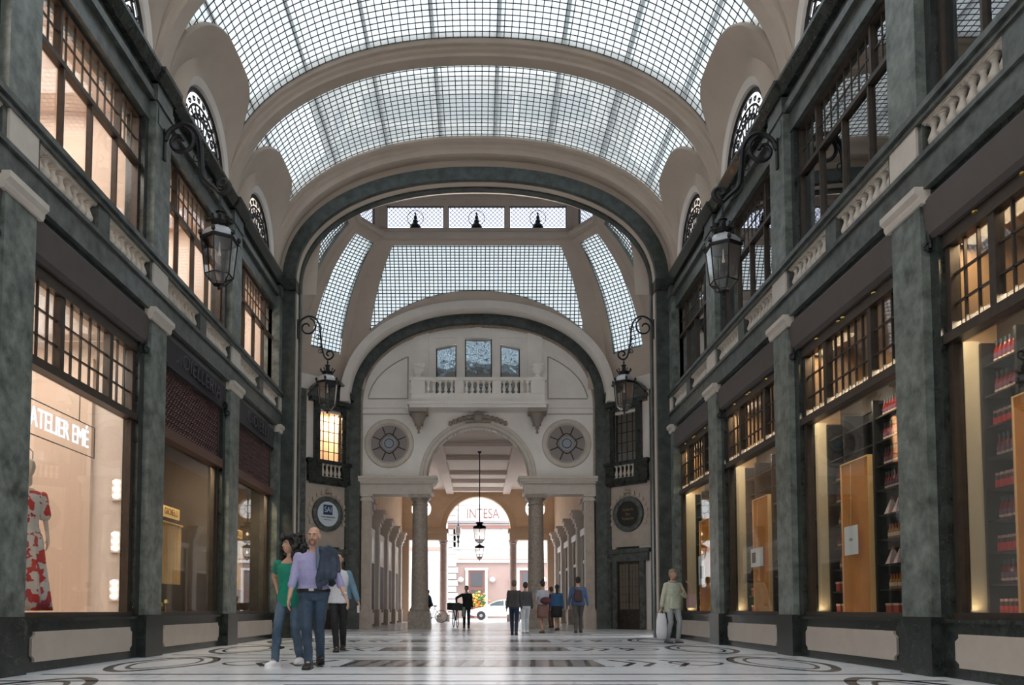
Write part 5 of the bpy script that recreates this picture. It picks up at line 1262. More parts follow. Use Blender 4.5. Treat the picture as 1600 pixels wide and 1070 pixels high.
def person(label,x,y,yaw,H=1.75,build=1.0,group=None,
           top=None,sleeve='long',top_len=0,trouser=None,skirt=None,shoec=None,sole=None,hair=None,hairstyle='short',neck=1.435,
           footL=(.10,0,0),footR=(-.10,0,0),handL=None,handR=None,elbL=(.3,.9,-.2),elbR=(-.3,.9,-.2),
           head_yaw=0,vox=.022,detail=False,skin=None,lean=0,shoeyaw=(0,0),liftL=0,liftR=0,belly=0,collar=None,cuff=None,z0=0):
    """faces -y in its own frame; +x is the picture's right when yaw is 0"""
    skin=skin or SKIN; root=empty('person',(x,y,z0),yaw); tag(root,label,'person',group); k=H/1.75
    hip=.92*k; wr=build; sh=1.43*k; 
    def P(a,b_,c_): return Vector((a*k,b_*k+lean*max(0,c_-.9)*k,c_*k))
    B=MB().mat(skin)
    # head
    hy=Matrix.Rotation(head_yaw,3,'Z'); hc=P(0,-.015,1.635)
    def Hh(a,b_,c_): return hc+hy@(Vector((a,b_,c_))*k)
    ell(B,Hh(0,.012,.022),(.076*k,.094*k,.098*k),hy); ell(B,Hh(0,-.025,-.045),(.058*k,.066*k,.076*k),hy); ell(B,Hh(0,-.045,-.085),(.035*k,.032*k,.030*k),hy)
    caps(B,Hh(0,-.088,.012),Hh(0,-.108,-.022),.009*k,.014*k,8); ell(B,Hh(0,-.088,-.055),(.025*k,.014*k,.010*k),hy)
    for s in(-1,1): ell(B,Hh(s*.079,.008,-.005),(.012*k,.022*k,.034*k),hy,8); ell(B,Hh(s*.04,-.062,-.028),(.02*k,.02*k,.018*k),hy,8)
    ell(B,Hh(0,-.072,.030),(.055*k,.02*k,.012*k),hy)
    caps(B,P(0,.01,1.40),Hh(0,.02,-.06),.058*k*wr**.5,.052*k*wr**.5)
    # torso
    torso=[(0,0,.86,.150,.095),(0,0,.92,.165,.115),(0,0,1.02,.150,.105),(0,-.01*belly,1.12,.145+.01*belly,.10+.03*belly),(0,-.01,1.24,.165,.115+.01*belly),(0,-.005,1.33,.175,.112),(0,0,1.40,.150,.085),(0,.005,1.455,.075,.06)]
    def tor(g): return [((a+0)*k,(b_+lean*max(0,c_-.9))*k,c_*k,(rx*wr+g)*k,(ry*wr+g)*k) for a,b_,c_,rx,ry in torso]
    loft(B,tor(-.012))
    # arms
    hands={}
    arms=[]
    for sgn,hd,eb in ((1,handL,elbL),(-1,handR,elbR)):
        S0=P(sgn*.172*wr**.6,0,1.372); T=P(*(hd or (sgn*.24,-.05,.84)))
        E_,Wd=ik(S0,T,.285*k,.255*k,Vector(eb)); arms.append((S0,E_,Wd,sgn))
        caps(B,S0,E_,.050*k*wr**.4,.040*k); caps(B,E_,Wd,.040*k,.026*k)
        dv=(Wd-E_).normalized(); 
        if detail: hand(B,Wd,dv,Vector((-sgn,.1,0)),k*1.02,.45,sgn if sgn<0 else 1 if False else (1 if sgn>0 else -1))
        else: hand(B,Wd,dv,Vector((-sgn,.1,0)),k*1.05,.5,1 if sgn>0 else -1)
    # legs
    legs=[]
    for sgn,ft in ((1,footL),(-1,footR)):
        S0=P(sgn*.088,0,.90); A=Vector((ft[0]*k,ft[1]*k,(ft[2]+.085)*k)); K,Ad=ik(S0,A,.43*k,.425*k,Vector((0,-1,0))); legs.append((S0,K,Ad,sgn,ft))
        caps(B,S0,K,.078*k*wr**.7,.050*k); caps(B,K.lerp(Ad,.18)+Vector((0,.012*k,0)),K.lerp(Ad,.45)+Vector((0,.014*k,0)),.046*k,.044*k); caps(B,K,Ad,.048*k,.035*k)
        toe=Ad+Vector((sin(shoeyaw[0 if sgn>0 else 1])*.12*k,-.12*k*cos(shoeyaw[0 if sgn>0 else 1]),-.045*k)); caps(B,Ad,Ad.lerp(toe,.35),.034*k,.03*k)
    remesh(B,'body',skin,root,.008 if detail else vox,3)
    # face details
    if detail or vox<.02:
        b=mb(mat('eye_white',(.7,.68,.65),.3)); [ell(b,Hh(s*.031,-.083,.006),(.014*k,.007*k,.008*k),hy,8) for s in(-1,1)]
        b.mat(mat('dark_iris',(.02,.015,.01),.2)); [ell(b,Hh(s*.031,-.0895,.006),(.006*k,.003*k,.006*k),hy,8) for s in(-1,1)]; lchild(b,'eyes',root,smooth=True)
        b=mb(hair if hairstyle!='bald' and hair else HAIRD)
        for s in(-1,1): b.tube([Hh(s*.014,-.094,.024),Hh(s*.032,-.093,.031),Hh(s*.052,-.080,.024)],[.003*k,.0045*k,.002*k],5)
        lchild(b,'eyebrows',root)
        b=mb(mat('lips',(.42,.13,.11),.5)); b.tube([Hh(-.024,-.094,-.057),Hh(0,-.103,-.054),Hh(.024,-.094,-.057)],[.002*k,.0055*k,.002*k],6); b.tube([Hh(-.02,-.094,-.060),Hh(0,-.102,-.064),Hh(.02,-.094,-.060)],[.002*k,.006*k,.002*k],6); lchild(b,'lips',root,smooth=True)
    # top
    cv=.009 if detail else .013
    if top:
        b=MB(); low=1-top_len; sec=[t for t in tor(.018)]
        z_h=(.93-top_len)*k; hm=.012*k if top_len>=0 else 0
        secs=[(sec[1][0],sec[1][1],z_h,sec[1][3]+hm,sec[1][4]+hm),(sec[1][0],sec[1][1],z_h+.01,sec[1][3]+hm,sec[1][4]+hm)]+[s_ for s_ in sec[2:7]]
        if neck<1.42: secs=secs[:-1]
        secs+=[(sec[7][0],sec[7][1],neck*k,(.092 if neck>1.42 else .135)*k*wr**.5,(.072 if neck>1.42 else .09)*k)]
        loft(b,secs)
        for (S0,E_,Wd,sgn) in arms:
            caps(b,S0,E_ if sleeve!='short' else S0.lerp(E_,.5),.064*k*wr**.4,.052*k if sleeve!='short' else .062*k)
            if sleeve=='long': caps(b,E_,E_.lerp(Wd,.9),.050*k,.038*k)
            if sleeve=='rolled': caps(b,E_,E_.lerp(Wd,.38),.052*k,.050*k)
        remesh(b,'top',top,root,cv,3,.02 if detail else .015)
        if collar:
            b=mb(collar); 
            for s in(-1,1): b.add([tuple(P(s*.02,-.075,1.43)),tuple(P(s*.075,-.02,1.475)),tuple(P(s*.085,-.055,1.43)),tuple(P(s*.045,-.105,1.385))],[(0,1,2,3)])
            b.add([tuple(P(.075*cos(t),.01+.065*sin(t),zz)) for t in [pi*i/8 for i in range(9)] for zz in (1.42,1.475)],[(2*i,2*i+2,2*i+3,2*i+1) for i in range(8)])
            o=lchild(b,'collar',root); so=o.modifiers.new('s','SOLIDIFY'); so.thickness=.006
    if trouser:
        b=MB(); loft(b,[(a_,b_,c_,rx,ry) for a_,b_,c_,rx,ry in [(tor(.012)[0][0],tor(.012)[0][1],.84*k,.155*k*wr,.115*k*wr),(0,0,.92*k,(.168*wr+.012)*k,(.118*wr+.012)*k),(0,0,.985*k,(.158*wr+.010)*k,(.108*wr+.010)*k)]])
        for (S0,K,Ad,sgn,ft) in legs:
            caps(b,S0,K,.094*k*wr**.7,.064*k); caps(b,K,K.lerp(Ad,.45)+Vector((0,.010*k,0)),.064*k,.062*k); caps(b,K.lerp(Ad,.45),Ad+Vector((0,0,-.005)),.060*k,(.052 if not skirt else .04)*k)
        remesh(b,'trousers',trouser,root,cv,3,.02 if detail else .015)
    if skirt:
        b=mb(skirt); n=28; rows=[]
        for (z,rx,ry) in ((.98,.155,.115),(.90,.185,.14),(.75,.20,.165),(.60,.205,.18),(.50,.20,.18)):
            rows.append([((rx*wr+.006*sin(5*t))*k*cos(t),(ry*wr+.006*sin(7*t))*k*sin(t),z*k) for t in [2*pi*i/n for i in range(n)]])
        b.grid(rows,closeu=True); o=lchild(b,'skirt',root,smooth=True); so=o.modifiers.new('s','SOLIDIFY'); so.thickness=.012
    for idx,(S0,K,Ad,sgn,ft) in enumerate(legs):
        shoe(root,shoec or BLACK,sole or BLACK,Vector((Ad.x,Ad.y+.01*k,Ad.z-.085*k)),shoeyaw[idx],k*1.12,(liftL,liftR)[idx])
    # hair
    if hair and hairstyle!='bald':
        b=MB()
        if hairstyle in('short','bun'):
            ell(b,Hh(0,.026,.040),(.086*k,.098*k,.094*k),hy); ell(b,Hh(0,.055,-.02),(.078*k,.062*k,.075*k),hy); ell(b,Hh(0,-.055,.085),(.06*k,.04*k,.03*k),hy)
            if hairstyle=='bun': ell(b,Hh(0,.07,.12),(.05*k,.05*k,.045*k),hy)
            remesh(b,'hair',hair,root,.011,2)
        elif hairstyle=='curly':
            R=random.Random(2); ell(b,Hh(0,.050,.045),(.115*k,.12*k,.12*k),hy)
            for i in range(260):
                a=R.uniform(0,2*pi); z=R.uniform(-.24,.14); rad=.135+.065*(1-abs(z+.05)/.2); 
                dx,dy=rad*cos(a),rad*.95*sin(a)+.045
                if dy<-.045 and z<.085: continue
                r=R.uniform(.020,.034); ell(b,Hh(dx,dy,z),(r,r,r),hy,7)
            for i in range(60): 
                r=.055; ell(b,Hh(R.uniform(-.09,.09),R.uniform(.04,.12),R.uniform(-.2,.1)),(r,r,r),hy,7)
            remesh(b,'curly_hair',hair,root,.008,0)
        elif hairstyle=='long':
            ell(b,Hh(0,.03,.04),(.088*k,.10*k,.095*k),hy); caps(b,Hh(0,.055,.02),Hh(0,.075,-.22),.075*k,.06*k); remesh(b,'hair',hair,root,.012,2)
    return root,dict(P=P,Hh=Hh,k=k,arms=arms,legs=legs,tor=tor)
def jeans(name,c,c2): return mat(name,c,.8,col2=c2,scale=3.0)
DEN=jeans('worn_blue_denim',(.014,.028,.052),(.045,.08,.125)); DEN2=jeans('mid_blue_denim',(.030,.058,.095),(.12,.18,.25))
TEAL=mat('emerald_green_jersey',(.0,.20,.125),.7,var=.12,scale=5)
def striped(name,c,c2,sc=90):
    m=bpy.data.materials.new(name); m.use_nodes=True; n,l=m.node_tree.nodes,m.node_tree.links; b=n['Principled BSDF']; b.inputs['Roughness'].default_value=.75
    t=n.new('ShaderNodeTexCoord'); w=n.new('ShaderNodeTexWave'); w.inputs['Scale'].default_value=sc/6.0; w.inputs['Distortion'].default_value=.5; l.new(t.outputs['Object'],w.inputs['Vector'])
    r=n.new('ShaderNodeValToRGB'); r.color_ramp.elements[0].color=(*c,1); r.color_ramp.elements[1].color=(*c2,1); r.color_ramp.elements[0].position=.3; r.color_ramp.elements[1].position=.7
    l.new(w.outputs['Fac'],r.inputs[0]); l.new(r.outputs[0],b.inputs['Base Color']); return m
SHIRT=striped('lilac_striped_shirt',(.27,.25,.44),(.35,.34,.54),200)
WSH=mat('white_sneaker_leather',(.80,.80,.82),.5); DSH=mat('dark_leather_shoe',(.03,.025,.022),.4)
def people():
    # woman in green
    r,q=person('curly dark haired woman in emerald green top, blue jeans and white sneakers',-2.47,10.35,radians(-2),1.73,.88,top=TEAL,sleeve='short',top_len=.14,neck=1.375,trouser=DEN2,shoec=WSH,sole=WSH,
        hair=HAIRB,hairstyle='curly',footL=(.13,.10,.02),footR=(-.12,-.22,0),handR=(-.20,.16,.98),elbR=(-.5,.8,0),handL=(.22,.05,.90),head_yaw=radians(-42),detail=True,vox=.012,shoeyaw=(.05,-.25))
    # man in lilac shirt
    r,q=person('bald man in lilac striped shirt and jeans carrying a jacket over his shoulder',-2.04,9.85,radians(3),1.80,1.12,top=SHIRT,sleeve='rolled',top_len=-.04,trouser=DEN,shoec=DSH,sole=BLACK,
        hair=None,hairstyle='bald',footL=(.06,.26,.03),footR=(-.02,-.16,0),handL=(.42,-.10,.86),elbL=(.4,.6,0),handR=(-.26,-.20,.86),elbR=(-.5,.6,0),head_yaw=radians(-6),detail=True,vox=.012,belly=.8,collar=SHIRT,shoeyaw=(.1,-.05),liftL=-.25)
    P,Hh,k=q['P'],q['Hh'],q['k']
    b=mb(mat('grey_stubble',(.17,.12,.10),.9)); b.tube([Hh(-.030,-.088,-.052),Hh(-.033,-.075,-.085),Hh(-.018,-.080,-.112),Hh(.018,-.080,-.112),Hh(.033,-.075,-.085),Hh(.030,-.088,-.052)],.009,6); b.tube([Hh(-.03,-.092,-.045),Hh(0,-.102,-.042),Hh(.03,-.092,-.045)],.005,6); lchild(b,'beard',r,smooth=True)
    b=mb(mat('black_belt',(.012,.01,.01),.4)); b.grid([[((.212)*k*cos(t),(.158)*k*sin(t),z*k) for t in [2*pi*i/28 for i in range(28)]] for z in (.940,.980)],closeu=True); b.mat(mat('steel_buckle',(.5,.5,.5),.3,.9)); b.box((-.03*k,-.168*k,.95*k),(.03*k,-.156*k,.982*k)); lchild(b,'belt',r)
    b=mb(mat('shirt_button',(.7,.68,.75),.4)); [b.lathe([(0,-.004),(.006,0),(0,.004)],tuple(P(0,-.142-.002*i+.01*abs(i-3)/3,1.02+.058*i)),6) for i in range(7)]; lchild(b,'shirt_buttons',r)
    S0,E_,Wd,_=q['arms'][0]
    b=mb(mat('steel_watch',(.55,.55,.55),.3,.8)); d=(Wd-E_).normalized(); a=E_.lerp(Wd,.88); b.tube([tuple(a+(d.orthogonal().normalized()*cos(t)+d.cross(d.orthogonal()).normalized()*sin(t))*.033) for t in [2*pi*i/14 for i in range(14)]],.009,6,close=True); ell(b,a+Vector((.02,-.028,0)),(.017,.010,.017)); lchild(b,'wristwatch',r,smooth=True)
    # jacket over his shoulder, its own thing
    jk=empty('jacket',(-1.95,9.8,1.3)); tag(jk,'dark blue grey jacket draped over the left shoulder of the bald man','jacket')
    JM=mat('blue_grey_jacket_cloth',(.035,.048,.075),.85,var=.4,scale=7)
    Mr=Matrix.Translation((-2.04,9.85,0))@Matrix.Rotation(radians(3),4,'Z')
    b=MB(Mr)
    for (p0,p1,r0,r1) in (((.13,-.12,1.46),(.10,-.17,1.10),.060,.050),((.19,-.10,1.47),(.19,-.17,1.12),.065,.055),((.25,-.07,1.43),(.27,-.15,1.14),.055,.045),((.13,-.11,1.46),(.16,.12,1.44),.055,.06),((.23,-.08,1.46),(.22,.13,1.40),.055,.06),((.18,.14,1.40),(.2,.17,1.10),.07,.08),((.08,-.17,1.12),(.11,-.185,.99),.04,.028),((.2,-.17,1.12),(.16,-.18,1.05),.05,.03),((.07,-.10,1.50),(.09,-.15,1.3),.03,.03),((.28,-.03,1.38),(.31,-.05,1.22),.05,.04)):
        caps(b,tuple(Vector(p0)*1.02),tuple(Vector(p1)*1.02),r0,r1)
    b.mats=[JM]; b.mi=[0]*len(b.f); o=b.build('jacket_cloth',jk); md=o.modifiers.new('r','REMESH'); md.mode='VOXEL'; md.voxel_size=.011; md.use_smooth_shade=True
    tx=bpy.data.textures.new('cloth_folds','CLOUDS'); tx.noise_scale=.09; dm=o.modifiers.new('d','DISPLACE'); dm.texture=tx; dm.strength=.03; dm.texture_coords='GLOBAL'
    b=MB(Mr).mat(mat('lighter_lapel',(.10,.13,.18),.8)); b.tube([(.055,-.12,1.54),(.085,-.19,1.40),(.075,-.205,1.26)],[.022,.028,.014],6); b.build('lapel',jk,smooth=True)
    # person behind them
    r,q=person('person in white shirt, denim jacket and black trousers walking behind the bald man',-2.42,13.7,radians(8),1.76,.95,top=mat('white_cotton',(.62,.62,.66),.8),sleeve='none',top_len=.08,trouser=mat('black_trousers',(.012,.012,.014),.8),shoec=DSH,hair=HAIRB,hairstyle='long',
        footL=(.08,.16,.02),footR=(-.02,-.16,0),handL=(.36,-.08,.84),handR=(-.3,0,.85),vox=.0205)
    b=MB(); k=q['k']; secs=q['tor'](.030)
    DJ=mat('pale_denim_jacket',(.14,.25,.34),.85,var=.15,scale=6)
    caps(b,q['arms'][0][0],q['arms'][0][1],.070,.06); caps(b,q['arms'][0][1],q['arms'][0][1].lerp(q['arms'][0][2],.8),.057,.046); caps(b,q['arms'][1][0],q['arms'][1][1],.070,.06); caps(b,q['arms'][1][1],q['arms'][1][1].lerp(q['arms'][1][2],.8),.057,.046)
    loft(b,[(.06,.05,z,rx*.95,ry*.75) for (_x,_y,z,rx,ry) in secs[1:7]]); remesh(b,'denim_jacket',DJ,r,.014,3)
    b=mb(mat('phone_case',(.6,.55,.6),.3)); w=q['arms'][0][2]; b.box((w.x-.02,w.y-.07,w.z-.19),(w.x+.02,w.y-.055,w.z-.06)); lchild(b,'held_phone',r)
    # elderly woman with the white bag
    CARD=mat('cream_knit_cardigan',(.55,.54,.42),.85,var=.12,scale=8); PALE=mat('pale_mint_blouse',(.50,.55,.42),.8,var=.2,scale=6); GREYT=mat('light_grey_trousers',(.36,.37,.39),.8)
    r,q=person('elderly woman with short light hair in cream cardigan and grey trousers by the right shops',4.42,17.2,radians(14),1.64,1.0,top=PALE,sleeve='none',top_len=.12,trouser=GREYT,shoec=mat('grey_shoe',(.16,.16,.17),.6),hair=mat('ash_blonde_hair',(.30,.22,.14),.7,bump=.5,scale=30),hairstyle='short',
        footL=(.12,-.02,0),footR=(-.12,.06,0),handR=(-.32,-.02,.80),handL=(.12,-.22,1.22),elbL=(.5,.3,-.5),vox=.014,head_yaw=radians(15),lean=-.03)
    b=MB(); k=q['k']
    for (S0,E_,Wd,sg) in q['arms']: caps(b,S0,E_,.070*k,.062*k); caps(b,E_,E_.lerp(Wd,.85),.060*k,.05*k)
    for sg in(-1,1): loft(b,[(sg*.10*k,.02*k,z*k,.10*k,.125*k) for z in (.72,.74,.95,1.15,1.30,1.40)]+[(sg*.07*k,.02*k,1.45*k,.05*k,.06*k)])
    for z in (1.0,): loft(b,[(0,.08*k,.72*k,.16*k,.06*k),(0,.08*k,1.4*k,.15*k,.06*k)])
    remesh(b,'cardigan',CARD,r,.014,3)
    b=mb(mat('pink_scarf',(.55,.36,.34),.8)); b.tube([tuple(q['P'](.09*cos(t),-.0+.08*sin(t),1.46)) for t in [2*pi*i/14 for i in range(14)]],.022,6,close=True); lchild(b,'scarf',r,smooth=True)
    hb=q['arms'][1][2]; wp=Matrix.Translation((4.42,17.2,0))@Matrix.Rotation(radians(14),4,'Z')@hb
    b=mb(mat('white_paper_bag',(.80,.80,.84),.5)); zt=wp.z-.14
    loft(b,[(wp.x,wp.y,.08,.06,.03),(wp.x,wp.y,.11,.10,.06),(wp.x,wp.y,.25,.125,.08),(wp.x,wp.y,.5,.115,.07),(wp.x,wp.y,zt-.03,.09,.03),(wp.x,wp.y,zt,.085,.02)],16)
    bag=b.build('shopping_bag',smooth=True); tag(bag,'large white shopping bag hanging from the right hand of the elderly woman','bag')
    c=mb(MT['white_paper_bag']); c.tube([(wp.x-.06,wp.y,zt),(wp.x-.03,wp.y,wp.z-.06),(wp.x+.03,wp.y,wp.z-.06),(wp.x+.06,wp.y,zt)],.008,5); c.build('bag_handle',bag)
    b=mb(mat('pink_handbag',(.45,.27,.26),.6)); wx,wy=4.80,17.1; b.box((wx-.07,wy-.10,.78),(wx+.08,wy+.12,1.08)); hbg=b.build('handbag'); tag(hbg,'dusty pink handbag at the hip of the elderly woman','bag')
    c=mb(MT['pink_handbag']); c.tube([(wx,wy-.08,1.07),(wx-.04,wy-.05,1.30),(wx-.10,wy+.02,1.38),(wx-.02,wy+.08,1.3),(wx,wy+.10,1.07)],.010,5); c.build('strap',hbg)
    # centre couple, backs to us
    r,q=person('woman in dark cardigan and long navy trousers walking at the centre right',1.12,22.6,radians(175),1.60,.95,top=mat('charcoal_brown_knit',(.055,.045,.045),.85),top_len=.05,trouser=mat('navy_wide_trousers',(.012,.03,.065),.8),hair=mat('brown_hair',(.10,.065,.045),.6,bump=.5,scale=30),hairstyle='short',footL=(.07,-.12,0),footR=(-.07,.12,0),vox=.018)
    person('person in grey top and white trousers beside the navy trousered woman',1.55,24.2,radians(185),1.60,.98,top=mat('dark_grey_knit',(.06,.06,.065),.85),trouser=mat('white_trousers',(.62,.65,.68),.8),shoec=WSH,hair=HAIRD,footL=(.08,.12,0),footR=(-.08,-.1,0),vox=.02)
    # woman in the brown skirt
    r,q=person('woman with dark bun, pale blouse and brown skirt walking beside the right column',2.10,24.4,radians(200),1.66,.95,top=mat('pale_blue_blouse',(.42,.45,.52),.8),sleeve='short',top_len=-.02,skirt=mat('brown_skirt',(.20,.10,.085),.8),hair=HAIRB,hairstyle='bun',footL=(.05,.12,0),footR=(-.05,-.12,0),handL=(.30,-.1,.9),vox=.018,shoec=mat('tan_shoe',(.2,.12,.06),.5))
    b=mb(mat('wine_bag',(.08,.015,.02),.6)); ell(b,Vector((-.05,.16,1.02)),(.20,.09,.12)); lchild(b,'waist_bag',r,smooth=True)
    person('person in dark maroon coat with tan bag beyond the woman in the brown skirt',3.02,31.2,radians(190),1.66,1.05,top=mat('maroon_coat',(.085,.02,.022),.85),top_len=.2,trouser=mat('brown_trousers',(.14,.09,.07),.8),hair=mat('brown_hair',(.10,.065,.045),.6),footL=(.08,.1,0),footR=(-.08,-.1,0),vox=.024)
    # man in blue shirt with the backpack
    r,q=person('broad man in blue shirt and grey trousers walking away with a maroon backpack',3.26,24.6,radians(178),1.78,1.2,top=mat('denim_blue_shirt',(.06,.12,.24),.8,var=.1,scale=4),top_len=.06,trouser=mat('grey_brown_trousers',(.085,.078,.075),.8),hair=HAIRB,footL=(.09,.15,0),footR=(-.09,-.12,0),handL=(.31,-.02,.85),handR=(-.31,-.02,.85),vox=.018,shoec=DSH)
    bp=MB(Matrix.Translation((3.26,24.6,0))@Matrix.Rotation(radians(178),4,'Z')).mat(mat('maroon_backpack_cloth',(.065,.025,.028),.7))
    loft(bp,[(.02,.22,.98,.10,.05),(.02,.24,1.02,.14,.09),(.02,.24,1.2,.14,.10),(.02,.22,1.34,.10,.07),(.02,.20,1.38,.05,.04)]); bk=bp.build('backpack',smooth=True); tag(bk,'maroon backpack worn by the broad man in the blue shirt','backpack')
    bp=MB(Matrix.Translation((3.26,24.6,0))@Matrix.Rotation(radians(178),4,'Z')).mat(MT['maroon_backpack_cloth']); bp.tube([(.1,.17,1.34),(.13,.05,1.47),(.13,-.10,1.40),(.15,-.14,1.2),(.15,.1,1.05)],.018,5); bp.build('strap',bk)
    person('person in blue top and black skirt left of the broad man',2.86,27.3,radians(182),1.62,.95,top=mat('bright_blue_top',(.03,.10,.22),.8),skirt=mat('black_skirt',(.012,.012,.014),.8),hair=HAIRB,hairstyle='long',footL=(.05,.1,0),footR=(-.05,-.1,0),vox=.022)
    # man with bicycle near the street arch
    person('man in black suit standing beside a bicycle in the passage',-.42,31.6,radians(0),1.72,1.0,top=mat('black_suit_cloth',(.014,.014,.017),.85),top_len=.18,trouser=MT['black_trousers'],collar=MT['white_cotton'],hair=mat('grey_hair',(.25,.22,.2),.7),footL=(.09,-.02,0),footR=(-.10,.02,0),handR=(-.42,-.12,1.02),elbR=(-.6,.3,.2),vox=.022)
    person('person in blue jacket riding a bicycle behind the left column',-2.55,42.3,radians(-80),1.72,1.0,top=mat('blue_jacket',(.03,.07,.13),.8),top_len=.05,trouser=MT['black_trousers'],hair=HAIRB,footL=(.10,-.12,.22),footR=(-.10,-.02,.12),handL=(.2,-.55,1.06),handR=(-.2,-.55,1.06),lean=-.25,vox=.024,z0=.10)
people()
def bicycle(x,y,yaw,label,bag=False):
    root=empty('bicycle',(x,y,0),yaw); tag(root,label,'bicycle')
    # local: x forward
    r=.34
    for wx,nm in ((-.52,'wheel'),(.52,'wheel')):
        b=mb(mat('black_rubber',(.02,.02,.02),.8)); b.tube([(wx+r*cos(t),0,r+.02+r*sin(t)) for t in [2*pi*i/26 for i in range(26)]],.018,6,close=True)
        b.mat(mat('bright_steel',(.55,.56,.58),.3,.9)); b.tube([(wx+(r-.03)*cos(t),0,r+.02+(r-.03)*sin(t)) for t in [2*pi*i/26 for i in range(26)]],.008,4,close=True)
        for i in range(14): t=2*pi*i/14; b.bar((wx,0,r+.02),(wx+(r-.03)*cos(t),0,r+.02+(r-.03)*sin(t)),.0025,3)
        lchild(b,nm,root)
    b=mb(mat('dark_bike_frame',(.03,.035,.035),.35,.3)); bbm=(0,0,.30); st=(-.16,0,.78); hd=(.38,0,.80); h2=(.42,0,.62)
    for p,q in ((bbm,st),(bbm,h2),(st,hd),(bbm,(-.52,0,.36)),(st,(-.52,0,.36)),((.36,0,.92),(.46,0,.55)),((.46,0,.55),(.52,0,.36))): b.bar(p,q,.016,6)
    lchild(b,'frame',root)
    b=mb(IRON); b.tube([(.30,-.27,.98),(.38,-.2,1.02),(.37,0,1.0),(.38,.2,1.02),(.30,.27,.98)],.012,6); b.bar((.37,0,1.0),(.37,0,.88),.014); lchild(b,'handlebar',root)
    b=mb(IRON); ell(b,Vector((-.19,0,.93)),(.13,.07,.035)); b.bar((-.16,0,.78),(-.18,0,.92),.014); lchild(b,'saddle',root,smooth=True)
    if bag:
        b=mb(mat('dark_basket',(.03,.035,.03),.7)); b.box((.45,-.24,.72),(.80,.24,1.02)); lchild(b,'crate',root); b=mb(MT['dark_basket']); b.box((-.62,-.2,.70),(-.3,.2,.98)); lchild(b,'crate',root)
        b=mb(mat('grey_green_bag',(.18,.26,.22),.8)); b.box((-.66,-.3,.45),(-.4,-.2,.85)); lchild(b,'pannier',root)
bicycle(-.88,31.7,radians(100),'black bicycle with dark crates held by the man in the black suit',True)
bicycle(-2.50,42.3,radians(190),'bicycle under the rider in the blue jacket behind the left column')
def car():
    root=empty('car',(1.60,56,0)); tag(root,'white hatchback car passing in the street beyond the arch','car')
    PA=mat('white_car_paint',(.78,.78,.78),.2,coat=1); DG=mat('tinted_car_glass',(.06,.08,.09),.06)
    # side profile, front to the left (-x)
    body=[(-2.12,.32),(-2.14,.50),(-2.08,.66),(-1.75,.80),(-1.10,.93),(-.45,.98),(1.6,1.02),(1.98,1.0),(2.08,.80),(2.10,.45),(2.05,.28),(1.68,.24),(-1.6,.24)]
    roof=[(-1.12,.92),(-.62,1.20),(-.25,1.36),(.35,1.46),(1.05,1.45),(1.55,1.34),(1.98,1.02)]
    def pr(poly,w0,w1=None):
        b=mb(PA); b.prism(poly,1,-w0,w0); return b
    b=mb(PA); b.prism(body,1,-.86,.86); o=lchild(b,'body',root); bv=o.modifiers.new('b','BEVEL'); bv.width=.06; bv.segments=3
    b=mb(PA); vs=[(x,-.80+(.16*(z-.95)/.5 if z>1 else 0),z) for x,z in roof]; n=len(roof)
    vs2=[(x,-y,z) for x,y,z in vs]; b.add(vs+vs2,[(i,i+1,n+i+1,n+i) for i in range(n-1)]+[tuple(range(n))[::-1],tuple(range(n,2*n))]); lchild(b,'roof',root)
    b=mb(DG)
    for poly in ([(-.92,.99),(-.55,1.20),(-.22,1.33),(.28,1.40),(.28,1.0)],[(.36,1.0),(.36,1.40),(1.0,1.39),(1.38,1.30),(1.72,1.04)]):
        for s in(-1,1): b.add([(x,s*(.80-.16*max(0,z-.95)/.5+.012),z) for x,z in poly],[tuple(range(len(poly)))])
    b.add([(-1.10,-.70,.945),(-.63,-.66,1.22),(-.63,.66,1.22),(-1.10,.70,.945)],[(0,1,2,3)]); lchild(b,'side_window',root)
    for wx in(-1.35,1.32):
        for s in(-1,1):
            b=mb(mat('black_rubber',(.02,.02,.02),.8)); b.M=Matrix.Translation((wx,s*.80,.31))@Matrix.Rotation(pi/2,4,'X'); b.lathe([(.2,-.1),(.31,-.1),(.32,-.06),(.32,.06),(.31,.1),(.2,.1)],(0,0,0),22); b.mat(mat('grey_alloy',(.45,.46,.48),.35,.7)); b.lathe([(0,-.11),(.06,-.11),(.2,-.085),(.2,.085),(.06,.11),(0,.11)],(0,0,0),10); lchild(b,'wheel',root,smooth=True)
    b=mb(mat('headlamp_glass',(.7,.72,.75),.1)); [b.box((-2.1,s*.62-.16,.62),(-1.9,s*.62+.16,.74)) for s in(-1,1)]; lchild(b,'headlamp',root)
    b=mb(PA); [b.box((-.85,s*.92-.07,.98),(-.72,s*.92+.07,1.10)) for s in(-1,1)]; lchild(b,'wing_mirror',root)
car()
# flowers outside
root=empty('flower_pot',(0,64.6,0)); tag(root,'tall pot of orange and yellow flowers before the far doorway','plant')
b=mb(mat('terracotta',(.35,.14,.08),.8)); b.lathe([(.30,0),(.36,.8),(.42,.95),(.36,.95)],(-.0,64.6,-.02),12); b.build('pot',root)
Rn=random.Random(9)
for nm,m in (('orange_blossoms',mat('orange_petals',(.60,.20,.04),.7)),('yellow_blossoms',mat('yellow_petals',(.6,.42,.06),.7)),('leaves',mat('leaf_green',(.06,.14,.04),.8))):
    b=mb(m)
    for i in range(40): ell(b,Vector((Rn.gauss(0,.30),64.6+Rn.gauss(0,.2),1.45+Rn.gauss(0,.30))),(.12,.12,.10),n=6)
    b.build(nm,root,smooth=True)
